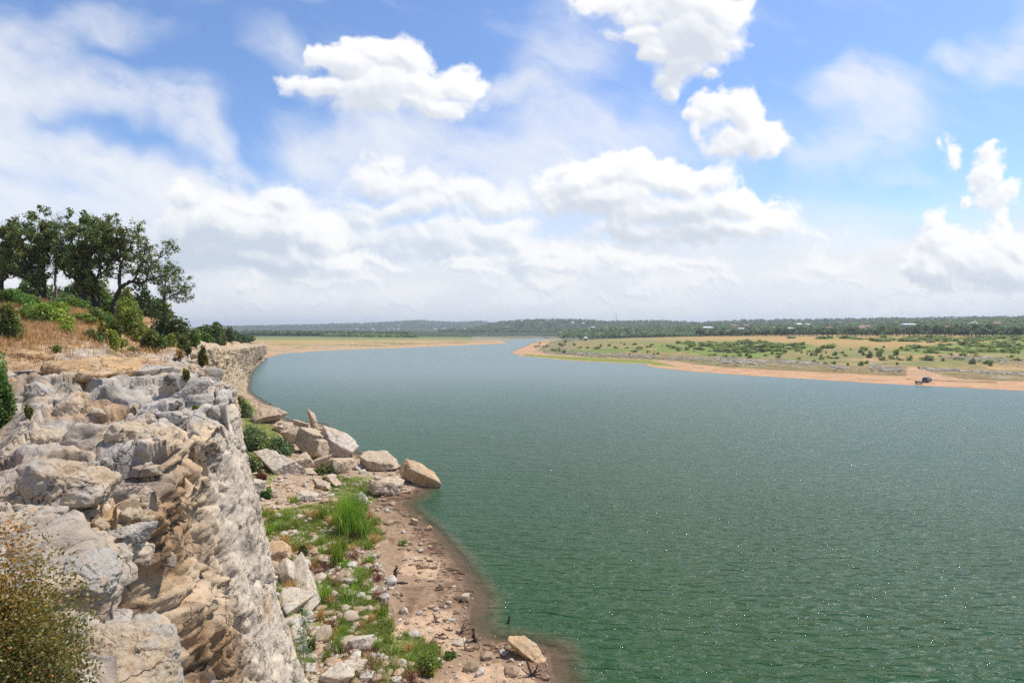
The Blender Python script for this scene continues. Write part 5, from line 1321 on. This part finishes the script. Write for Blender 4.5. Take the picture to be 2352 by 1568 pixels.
for i in range(120):
    t = gb.random(); u = 1230 + 1120 * t; v = np.interp(u, [1230, 1560, 1800, 2352], [797, 803, 812, 815]) + gb.uniform(-12, 14)
    bank_bush(u, v, 5 + 22 * gb.random() ** 2, gb.uniform(3, 8), 'small scattered scrub bush on the open slope of the right bank')
# broken ledge rock on the bank
def ledges():
    g = np.random.default_rng(66); V, Fc = ICO[2]; Q = []; cc = []; pts = []
    for (a0, b0, a1, b1, n, sp) in [(1230,808,1500,822,260,2.5),(1290,808,1560,826,300,2.5),(1560,822,1700,832,200,3),(1640,822,1900,836,300,2.5),(1700,834,1760,838,60,1.5),(2000,842,2070,852,120,4),(2110,846,2352,860,260,1.6),(2160,818,2352,832,240,4),(1905,842,1945,846,60,2),(1230,800,1330,804,80,2),(1700,828,1850,832,90,1)]:
        for _ in range(n):
            t = g.random(); pts.append((a0 + (a1 - a0) * t, b0 + (b1 - b0) * t + g.normal() * sp, n))
    P = np.array(pts); d0 = np.array([ray(a, b_) for a, b_, _ in pts]); z = np.full(len(P), 3.0)
    for _ in range(12):
        t = (z - CAM_Z) / d0[:, 2]; z = 0.5 * z + 0.5 * land(d0[:, 0] * t, d0[:, 1] * t)[0]
    x, y = d0[:, 0] * t, d0[:, 1] * t; n = len(x)
    sz = (g.pareto(2.5, n) * .5 + .5).clip(0, 2.2)
    jit = g.uniform(.75, 1.2, (n, len(V), 1)); sh = np.stack([g.uniform(.8, 1.8, n), g.uniform(.6, 1.2, n), g.uniform(.2, .45, n)], 1)[:, None]
    Qv = V[None] * jit * sh * sz[:, None, None] * .6; Qv = Qv + np.stack([x, y, z + .1], 1)[:, None]
    col = np.array([(0.44, 0.38, 0.31), (0.30, 0.26, 0.22), (0.50, 0.44, 0.36)])[g.integers(0, 3, n)]
    o = mesh_np('ledge_rubble', Qv.reshape(-1, 3), (np.arange(n)[:, None, None] * len(V) + Fc[None]).reshape(-1, 3), MRS, col=np.repeat(col, len(V), 0), smooth=False)
    tag(o, 'broken grey ledge rock in rows along the right bank', 'rubble', kind='stuff')
    # rubble of the far cliff foot
ledges()
# ------------------------------------------------------------------ far trees, woods, houses
def far_tree_proto(seed, mat):
    g = np.random.default_rng(seed); o = empty('tree', (0, 0, -900))
    ps = [(np.array([[0, 0, -.3], [g.normal() * .1, 0, .8], [g.normal() * .3, g.normal() * .2, 2.2]]), np.array([.3, .24, .16]))]
    for k in range(5):
        a = k * 1.26 + g.normal() * .3; ps.append((np.array([[0, 0, 1.4], [math.cos(a) * 1.2, math.sin(a) * 1.2, 2.6], [math.cos(a) * 2.2, math.sin(a) * 2.2, 4.0]]), np.array([.15, .1, .05])))
    V, Fq = tubes(ps, 5); mesh_np('trunk', V, Fq, M_BARK, parent=o)
    L = 16; cs = np.stack([g.uniform(-2.9, 2.9, L), g.uniform(-2.9, 2.9, L), g.uniform(2.6, 5.0, L)], 1); lr = g.uniform(.9, 1.7, L)
    cs[:, 2] -= 0.16 * (cs[:, 0] ** 2 + cs[:, 1] ** 2) * 0.8; cs[:, 2] = np.maximum(cs[:, 2], 2.2)
    n = 900; k = g.choice(L, n); d = g.normal(size=(n, 3)); d /= np.linalg.norm(d, axis=1, keepdims=True)
    C = cs[k] + d * (lr[k] * g.uniform(.4, 1.1, n))[:, None] * np.array([1, 1, .75])
    lv = leaf_quads(C, 0.42, g, tints(L, g, 0, .1, .15)[k] * g.uniform(.75, 1.25, n)[:, None], .4, .8)
    mesh_np('crown', lv[0], lv[1], mat, parent=o, col=lv[2], smooth=False)
    return o
L_FAR = leaf_mat('far_oak_leaves', (0.15, 0.195, 0.075), trans=0.3)
FT = [far_tree_proto(900 + k, [L_FAR, L_FAR, L_DARK, L_FAR][k]) for k in range(4)]; fused = [False] * 5
gt = np.random.default_rng(71)
def far_hit(u, v, lift=0.0, r0=300, r1=6000):
    d = ray(u, v); t = np.geomspace(r0, r1, 700); x = d[0] * t; y = d[1] * t; z = CAM_Z + d[2] * t
    h, dd = land(x, y, False); k = np.argmax(z <= h + lift)
    if not (z <= h + lift).any(): k = np.argmin(z - h)
    return Vector((x[k], y[k], h[k]))
def put_tree(x, y, s, lab, group, k=None):
    k = int(gt.integers(4)) if k is None else k
    o = FT[k] if not fused[k] else copy_tree(FT[k]); fused[k] = True
    o.location = (x, y, land_at(x, y) - .1); o.scale = (s * gt.uniform(.9, 1.25), s * gt.uniform(.9, 1.25), s * gt.uniform(.85, 1.2)); o.rotation_euler = (0, 0, gt.uniform(0, 6.28))
    tag(o, lab, 'tree', group); return o
u = 1296.0
while u < 2420:
    v = 771.6 + (0.0 if u < 2200 else 1.0) + gt.normal() * 0.8
    p = far_hit(u, v, r0=420); put_tree(p.x, p.y, gt.uniform(1.0, 1.7) * (1.0 if u < 1900 else 1.1), 'dark green oak in the front row of trees beyond the grass', 'front row of trees on the right bank')
    u += gt.uniform(5.5, 13) if not (1340 < u < 1350) else 14
u = 1300.0
while u < 2420:
    v = 768.5 + gt.normal() * 0.8; p = far_hit(u, v, r0=420)
    put_tree(p.x, p.y + 30, gt.uniform(1.2, 1.9), 'dark green oak in the second row of trees beyond the grass', 'second row of trees on the right bank'); u += gt.uniform(9, 15)
def wood(name, label, pts, size, nleaf, leaf, mat, seed):
    g = np.random.default_rng(seed); n = len(pts); P = np.array(pts)
    C0 = P[:, None, :] + np.zeros((1, nleaf, 1)); d = g.normal(size=(n, nleaf, 3)); d /= np.linalg.norm(d, axis=2, keepdims=True)
    s = (size * g.uniform(.7, 1.35, n))[:, None, None]
    C = C0 + d * s * np.array([1, 1, .72]) * (g.uniform(.6, 1.05, (n, nleaf, 1))); C[..., 2] += s[..., 0] * .9
    tn = np.repeat(tints(n, g, 0, .16, .34), nleaf, 0) * g.uniform(.8, 1.2, (n * nleaf, 1))
    lv = leaf_quads(C.reshape(-1, 3), leaf, g, tn, .5, .85)
    o = mesh_np(name, lv[0], lv[1], mat, col=lv[2], smooth=False); tag(o, label, 'woodland', kind='stuff')
def scatter_polar(n, u0, u1, r0, r1, seed, keep=None):
    g = np.random.default_rng(seed); uu = g.uniform(u0, u1, n); rr = r0 * (r1 / r0) ** g.random(n)
    y = rr; x = (uu - 1176) / F * y; h, d = land(x, y)
    m = d > 12
    if keep is not None: m &= keep(uu, rr)
    return np.stack([x, y, h], 1)[m]
wood('woodland', 'dark green woodland covering the rise behind the right bank', scatter_polar(5200, 1285, 2500, 790, 1500, 1, lambda a, b_: b_ > np.interp(a, [1285, 1500, 2400], [980, 830, 790])), 4.4, 46, 1.35, L_FAR, 81)
wood('woodland', 'hazy woodland on the middle hills beyond the channel', scatter_polar(5200, 1010, 2500, 1650, 2700, 2), 5.0, 26, 2.0, L_FAR, 82)
wood('woodland', 'belt of trees at the back of the left bank', scatter_polar(1500, 560, 945, 1040, 1250, 3), 4.2, 40, 1.4, L_FAR, 83)
wood('woodland', 'paler tree belt behind the left beach', scatter_polar(500, 740, 960, 960, 1060, 4), 2.6, 30, 1.1, L_SCRUB, 84)
wood('woodland', 'blue-green woodland on the farthest ridge', scatter_polar(4200, 500, 1500, 3300, 4900, 5), 7, 16, 3.5, L_FAR, 85)

M_WALL = plain('pale_wall', (0.45, 0.41, 0.35), 0.8, var=.08); M_ROOFR = plain('red_roof', (0.33, 0.15, 0.09), 0.8); M_ROOFG = plain('grey_metal_roof', (0.36, 0.37, 0.37), 0.6); M_ROOFW = plain('white_roof', (0.66, 0.66, 0.64), 0.6)
M_GLASS = plain('dark_glass', (0.03, 0.04, 0.05), 0.15, spec=0.6); M_BRICK = plain('dark_brick', (0.16, 0.075, 0.05), 0.9); M_DOOR = plain('brown_door', (0.12, 0.07, 0.04), 0.7)
def boxes(bs):
    VV, FF = [], []
    for (x0, y0, z0, x1, y1, z1) in bs:
        k = len(VV) * 8
        VV.append([(x0, y0, z0), (x1, y0, z0), (x1, y1, z0), (x0, y1, z0), (x0, y0, z1), (x1, y0, z1), (x1, y1, z1), (x0, y1, z1)])
        FF += [[k + a for a in f] for f in ((0, 3, 2, 1), (4, 5, 6, 7), (0, 1, 5, 4), (1, 2, 6, 5), (2, 3, 7, 6), (3, 0, 4, 7))]
    return np.array(VV, float).reshape(-1, 3), np.array(FF)
def house(p, w, d, h, rh, wall, roof, label, rz=0.0, group='houses among the trees', hip=0.25, lift=0.0, name='house', open_=False):
    o = empty(name, (p[0], p[1], p[2]), rz)
    if open_:
        cols = [(-w/2, -d/2), (w/2, -d/2), (-w/2, d/2), (w/2, d/2), (0, -d/2), (0, d/2)]
        for cx, cy in cols:
            V, Fq = boxes([(cx - .3, cy - .3, -1, cx + .3, cy + .3, h + lift)]); mesh_np('post', V, Fq, wall, parent=o, smooth=False)
    else:
        V, Fq = boxes([(-w/2, -d/2, -2, w/2, d/2, h + lift)]); mesh_np('wall', V, Fq, wall, parent=o, smooth=False)
        n = max(2, int(w / 4.5))
        for i in range(n):
            cx = -w/2 + (i + .5) * w / n
            if i == n // 2: V, Fq = boxes([(cx - .6, -d/2 - .06, lift, cx + .6, -d/2 + .05, lift + 2.1)]); mesh_np('door', V, Fq, M_DOOR, parent=o, smooth=False)
            else: V, Fq = boxes([(cx - .8, -d/2 - .06, lift + h * .35, cx + .8, -d/2 + .05, lift + h * .75)]); mesh_np('window', V, Fq, M_GLASS, parent=o, smooth=False)
    e = .7; z0 = h + lift; a, b_ = w/2 + e, d/2 + e; r = w/2 * (1 - hip) 
    V = [(-a, -b_, z0), (a, -b_, z0), (a, b_, z0), (-a, b_, z0), (-r, 0, z0 + rh), (r, 0, z0 + rh), (-a, -b_, z0 - .3), (a, -b_, z0 - .3), (a, b_, z0 - .3), (-a, b_, z0 - .3)]
    Fq = [(0, 1, 5, 4), (2, 3, 4, 5), (1, 2, 5, 5), (3, 0, 4, 4), (6, 7, 1, 0), (7, 8, 2, 1), (8, 9, 3, 2), (9, 6, 0, 3)]
    import bmesh
    me = bpy.data.meshes.new('roof'); me.from_pydata(V, [], [tuple(dict.fromkeys(f)) for f in Fq]); me.materials.append(roof)
    ro = bpy.data.objects.new('roof', me); COL.objects.link(ro); ro.parent = o
    return tag(o, label, 'house' if name == 'house' else name.replace('_', ' '), group)
HS = [(1625,752,22,'open','white-roofed open pavilion above the tree row',M_ROOFW), (2085,745,29,'long','long white building standing above the trees on the right',M_ROOFW), (2330,768,50,'brick','dark brick house with a red hipped roof at the right edge',M_ROOFR),
  (1345,772,8,'h','small white cabin between the trunks at the left end of the tree row',M_ROOFW), (1985,750,26,'h','brown-roofed house half hidden in the trees left of the long white building',M_ROOFR), (1905,753,16,'h','orange-roofed house in the trees left of the brown-roofed house',M_ROOFR),
  (1905+75,753,14,'h','low tan-roofed house beside the brown-roofed one',M_ROOFR), (2180,752,26,'h','orange-roofed house right of the long white building',M_ROOFR), (2240,756,18,'h','tan-roofed house between the orange-roofed house and the brick house',M_ROOFG),
  (1815,754,12,'h','grey-roofed house in the woodland left of the orange roofs',M_ROOFG), (1702,755,14,'h','pale grey roof showing through the woodland',M_ROOFG), (1685,747,16,'h','red-roofed house near the skyline above the pavilion',M_ROOFR), (1713,747,14,'h','pale red-roofed house on the skyline right of the first',M_ROOFR),
  (1835,744,12,'h','white house on the skyline over the woodland',M_ROOFW), (1855,745,10,'h','cream house on the skyline next to the white house',M_ROOFG), (2235,743,18,'h','grey-roofed house high in the right woodland',M_ROOFG), (2290,743,16,'h','pale house high in the woodland near the right edge',M_ROOFR),
  (1362,750,10,'h','white house at the left end of the woodland by the green clearing',M_ROOFW), (1353,754,7,'h','tiny white house below the house by the green clearing',M_ROOFW), (1703-600,0,0,'x','',None)]
for (u, v, w, kind, lab, rf) in HS:
    if kind == 'x': continue
    if kind == 'brick':
        p = far_hit(2335, 771, r0=420); s = p.y / F; house(p, 34 * s, 20 * s * .6, 10 * s, 7 * s, M_BRICK, rf, lab, -.2); continue
    p = far_hit(u, v + 3, lift=5.5, r0=700); s = p.y / F
    house(p, w * s, w * s * .6, 3.0, 2.2 if kind != 'long' else 1.6, M_WALL, rf, lab, gt.uniform(-.3, .3) if kind == 'h' else 0, open_=(kind == 'open'), lift=(4.5 if v < 770 else 0), hip=.05 if kind == 'long' else .3, name='pavilion' if kind == 'open' else 'house')
# the scattered white houses on the hills beyond
hl = [(1165,749,12),(1300,755,10),(1120,738,9),(1200,740,10),(1242,741,9),(1283,738,12),(1316,740,8),(1107,775,6),(1119,757,5),(1154,769,6),(1340,741,6),(1380,741,8)]
for i, (u, v, w) in enumerate(hl[::2]):
    p = far_hit(u, v + 2, lift=8, r0=1700); s = p.y / F; house(p, w * s, w * s * .5, 4, 2.5, M_WALL, M_ROOFW if i % 2 else M_ROOFR, 'small pale house dotted on the middle hill beyond the channel', group='houses on the middle hill', lift=5, hip=.2)
hf = [(820,763,5),(838,760,5),(857,762,7),(875,758,5),(915,757,5),(940,756,7),(1000,756,6),(1020,757,16),(905,762,4),(850,765,6),(892,764,4),(960,764,5),(1068,758,6),(790,765,5)]
for i, (u, v, w) in enumerate(hf[::2] + [hf[7]]):
    p = far_hit(u, v + 1, lift=10, r0=2900); s = p.y / F; house(p, w * s, w * s * .4, 5, 3, M_ROOFW, M_ROOFW, 'tiny white house in the far town across the lake', group='houses of the far town', lift=3, hip=.2)
def mast(u, vt, r, lab):
    x = (u - 1176) / F * r; z0 = land_at(x, r); zt = CAM_Z + (HOR - vt) / F * r; H = zt - z0; o = empty('radio_mast', (x, r, z0))
    ps = []
    for k in range(3):
        a = k * 2.094; ps.append((np.array([[math.cos(a) * 1.1, math.sin(a) * 1.1, -1], [math.cos(a) * .5, math.sin(a) * .5, H]]), np.array([.32, .22])))
    n = int(H / 3)
    for i in range(n):
        for k in range(3):
            a, b_ = k * 2.094 + i * 0, (k + 1) * 2.094; t0, t1 = i / n, (i + 1) / n; ra, rb = 1.1 - .6 * t0, 1.1 - .6 * t1
            ps.append((np.array([[math.cos(a) * ra, math.sin(a) * ra, H * t0], [math.cos(b_) * rb, math.sin(b_) * rb, H * t1]]), np.array([.14, .14])))
    V, Fq = tubes(ps, 4); mesh_np('lattice', V, Fq, plain('mast_steel', (.28, .26, .26), .6), parent=o); 
    V, Fq = tubes([(np.array([[0, 0, H - .5], [0, 0, H + 4]]), np.array([.2, .08]))], 5); mesh_np('antenna', V, Fq, M_ROOFG, parent=o)
    tag(o, lab, 'mast')
mast(1415, 721, 1900, 'tall thin radio mast rising above the distant woods')
mast(1407, 735, 2100, 'much shorter mast left of the tall radio mast')

# ------------------------------------------------------------------ car and boat trailer at the water
M_PAINT = plain('blue_grey_paint', (0.075, 0.085, 0.12), 0.3, .3, .5, var=.05); M_RUB = plain('rubber', (0.02, 0.02, 0.02), .8); M_RIM = plain('rim', (.5, .5, .52), .3, .8); M_TAIL = plain('tail_lamp', (.45, .02, .02), .3); M_CHR = plain('plastic_trim', (.1, .1, .1), .5); M_LAMP = plain('head_lamp', (.8, .8, .8), .2)
def prism(profile, y0, y1, taper=0.0):
    n = len(profile); V = []
    for y, sgn in ((y0, 1), (y1, -1)):
        for (x, z) in profile:
            k = sgn * taper * max(0, z - 0.95); V.append((x, y + k, z))
    Fs = [tuple(range(n))[::-1], tuple(range(n, 2 * n))] + [(i, (i + 1) % n, n + (i + 1) % n, n + i) for i in range(n)]
    return V, Fs
def pyobj(name, V, Fs, mat, parent, bev=0.0):
    me = bpy.data.meshes.new(name); me.from_pydata([tuple(v) for v in V], [], Fs); me.materials.append(mat); me.update()
    o = bpy.data.objects.new(name, me); COL.objects.link(o); o.parent = parent
    if bev:
        b_ = o.modifiers.new('bevel', 'BEVEL'); b_.width = bev; b_.segments = 3
    return o
def wheel(parent, x, y, r=.36, w=.24):
    t = empty('wheel', (x, y, r)); t.parent = parent
    a = np.linspace(0, 2 * math.pi, 25)[:-1]
    prof = [(-w/2, r * .62), (-w/2, r * .93), (-w * .35, r), (w * .35, r), (w/2, r * .93), (w/2, r * .62)]
    V = np.array([(q * math.cos(t_), yy, q * math.sin(t_)) for t_ in a for (yy, q) in prof]); m = len(prof)
    Fq = [((i % 24) * m + j, (i % 24) * m + j + 1, ((i + 1) % 24) * m + j + 1, ((i + 1) % 24) * m + j) for i in range(24) for j in range(m - 1)]
    mesh_np('tyre', V, np.array(Fq), M_RUB, parent=t)
    V = np.array([(q * math.cos(t_), yy, q * math.sin(t_)) for t_ in a for (yy, q) in [(-w * .4, .01), (-w * .42, r * .3), (-w * .3, r * .62), (w * .3, r * .62), (w * .42, r * .3), (w * .4, .01)]])
    mesh_np('rim', V, np.array([((i % 24) * 6 + j, (i % 24) * 6 + j + 1, ((i + 1) % 24) * 6 + j + 1, ((i + 1) % 24) * 6 + j) for i in range(24) for j in range(5)]), M_RIM, parent=t)
def car():
    p = ground_px(2129, 876.5); o = empty('parked_car', p, R(38)); o.rotation_euler = (0, R(-3), R(38))
    body = [(-2.25, .42), (-2.32, .62), (-2.28, 1.0), (-2.10, 1.10), (-1.80, 1.66), (-1.2, 1.74), (.25, 1.72), (1.0, 1.16), (1.95, 1.02), (2.25, .85), (2.3, .5), (2.2, .36), (1.75, .36), (1.65, .66), (1.35, .78), (1.05, .66), (.95, .36), (-.95, .36), (-1.05, .66), (-1.35, .78), (-1.65, .66), (-1.75, .36)]
    V, Fs = prism(body, -.92, .92, .28); pyobj('body', V, Fs, M_PAINT, o, .05)
    for s in (-1, 1):
        def yy(z): return s * (.925 - .28 * max(0, z - .95))
        for q in ([(-1.78, 1.15), (-1.62, 1.58), (-.95, 1.62), (-.95, 1.15)], [(-.85, 1.15), (-.85, 1.62), (.12, 1.60), (.12, 1.15)], [(.22, 1.15), (.22, 1.58), (.75, 1.22), (.8, 1.15)]):
            pyobj('window', [(x, yy(z) + s * .012, z) for x, z in q], [(0, 1, 2, 3)], M_GLASS, o)
        pyobj('tail_lamp', *[([(-2.30, s * .70, .80), (-2.30, s * .93, .80), (-2.30, s * .93, 1.05), (-2.30, s * .70, 1.05), (-2.12, s * .945, .80), (-2.12, s * .945, 1.05)]), [(0, 1, 2, 3), (1, 4, 5, 2)]], M_TAIL, o)
        pyobj('head_lamp', [(2.27, s * .60, .68), (2.27, s * .90, .68), (2.20, s * .90, .86), (2.20, s * .60, .86)], [(0, 1, 2, 3)], M_LAMP, o)
        V, Fq = boxes([(.85, s * .95 - .09, 1.08, 1.0, s * .95 + .09, 1.22)]); mesh_np('mirror', V, Fq, M_PAINT, parent=o, smooth=False)
        for x in (-1.35, 1.35): wheel(o, x, s * .82)
    pyobj('rear_window', [(-2.13, -.72, 1.14), (-2.13, .72, 1.14), (-1.865, .62, 1.60), (-1.865, -.62, 1.60)], [(0, 1, 2, 3)], M_GLASS, o)
    pyobj('windscreen', [(.97, -.74, 1.21), (.97, .74, 1.21), (.34, .64, 1.67), (.34, -.64, 1.67)], [(0, 1, 2, 3)], M_GLASS, o)
    V, Fq = boxes([(-2.42, -.85, .40, -2.25, .85, .62)]); mesh_np('bumper', V, Fq, M_CHR, parent=o, smooth=False)
    tag(o, 'blue-grey hatchback standing on the sandy beach with its tail towards the water', 'car')
    # trailer and boat
    p2 = ground_px(2113, 881.5); d = Vector((math.cos(R(38)), math.sin(R(38))))
    t = empty('boat_trailer', (p2.x, p2.y, max(p2.z, 0.02)), R(24))
    V, Fq = boxes([(-1.9, -.70, .42, 1.4, -.62, .50), (-1.9, .62, .42, 1.4, .70, .50), (-1.9, -.62, .42, -1.82, .62, .50), (-.3, -.62, .43, -.2, .62, .49), (1.32, -.62, .42, 1.4, .62, .50)]); mesh_np('frame', V, Fq, M_CHR, parent=t, smooth=False)
    V, Fq = tubes([(np.array([[1.4, -.6, .46], [2.9, 0, .46]]), np.array([.05, .05])), (np.array([[1.4, .6, .46], [2.9, 0, .46], [3.3, 0, .46]]), np.array([.05, .05, .05]))], 6); mesh_np('drawbar', V, Fq, M_CHR, parent=t)
    for s in (-1, 1): wheel(t, -.6, s * .86, .27, .18)
    tag(t, 'low boat trailer hitched behind the car at the edge of the lake', 'trailer')
    st = np.linspace(-1.9, 1.7, 14); V = []
    for x in st:
        k = 1 - max(0, (x + .2) / 2.0) ** 2.2; w = .72 * max(k, .02)
        V += [(x, -w, .98), (x, -w * .92, .66), (x, 0, .53 + .1 * (1 - k)), (x, w * .92, .66), (x, w, .98), (x, w * .85, .94), (x, 0, .80), (x, -w * .85, .94)]
    Fs = [tuple([i * 8 + j, i * 8 + (j + 1) % 8, (i + 1) * 8 + (j + 1) % 8, (i + 1) * 8 + j]) for i in range(13) for j in range(8)] + [tuple(range(8))[::-1], tuple(range(104, 112))]
    bo = empty('boat', t.location, R(24)); pyobj('hull', V, Fs, plain('dark_hull', (.06, .065, .075), .4), bo)
    V, Fq = boxes([(-.9, -.55, .86, -.6, .55, .92), (.2, -.5, .86, .5, .5, .92)]); mesh_np('bench', V, Fq, M_RIM, parent=bo, smooth=False)
    V, Fq = boxes([(-2.15, -.16, .75, -1.92, .16, 1.25)]); mesh_np('outboard_motor', V, Fq, M_RUB, parent=bo, smooth=False)
    tag(bo, 'small dark open boat lying on the trailer at the water edge', 'boat')
car()
for (a0, b0, a1, lab) in [(2081, 870.5, 2092, 'weathered pole lying on the beach left of the car'), (2136, 873, 2290, 'long thin dark line of washed-up wood running right from the car')]:
    p = ground_px(a0, b0); q = ground_px(a1, b0 + (5.5 if a1 > 2200 else .3)); n = 30 if a1 > 2200 else 4
    P = np.array([(p.x + (q.x - p.x) * i / n, p.y + (q.y - p.y) * i / n, 0) for i in range(n + 1)]); P[:, 2] = land(P[:, 0], P[:, 1])[0] + .08
    V, Fq = tubes([(P, np.full(n + 1, .10))], 6); tag(mesh_np('driftwood_line' if n > 5 else 'driftwood_pole', V, Fq, M_DRIFT), lab, 'driftwood')

# ------------------------------------------------------------------ air
def haze():
    V, Fq = boxes([(-9800, -9800, -10.5, 9800, 9800, 130)])
    m, T, out = new_mat('haze_air')
    v = T.node('ShaderNodeVolumePrincipled', {'Color': C4(0.80, 0.87, 0.97), 'Density': HAZE, 'Anisotropy': 0.2}); T.l.new(v.outputs[0], out.inputs['Volume'])
    m.cycles.homogeneous_volume = True
    o = mesh_np('haze', V, Fq, m, smooth=False); tag(o, kind='stuff')
HAZE = 1.6e-4
haze()
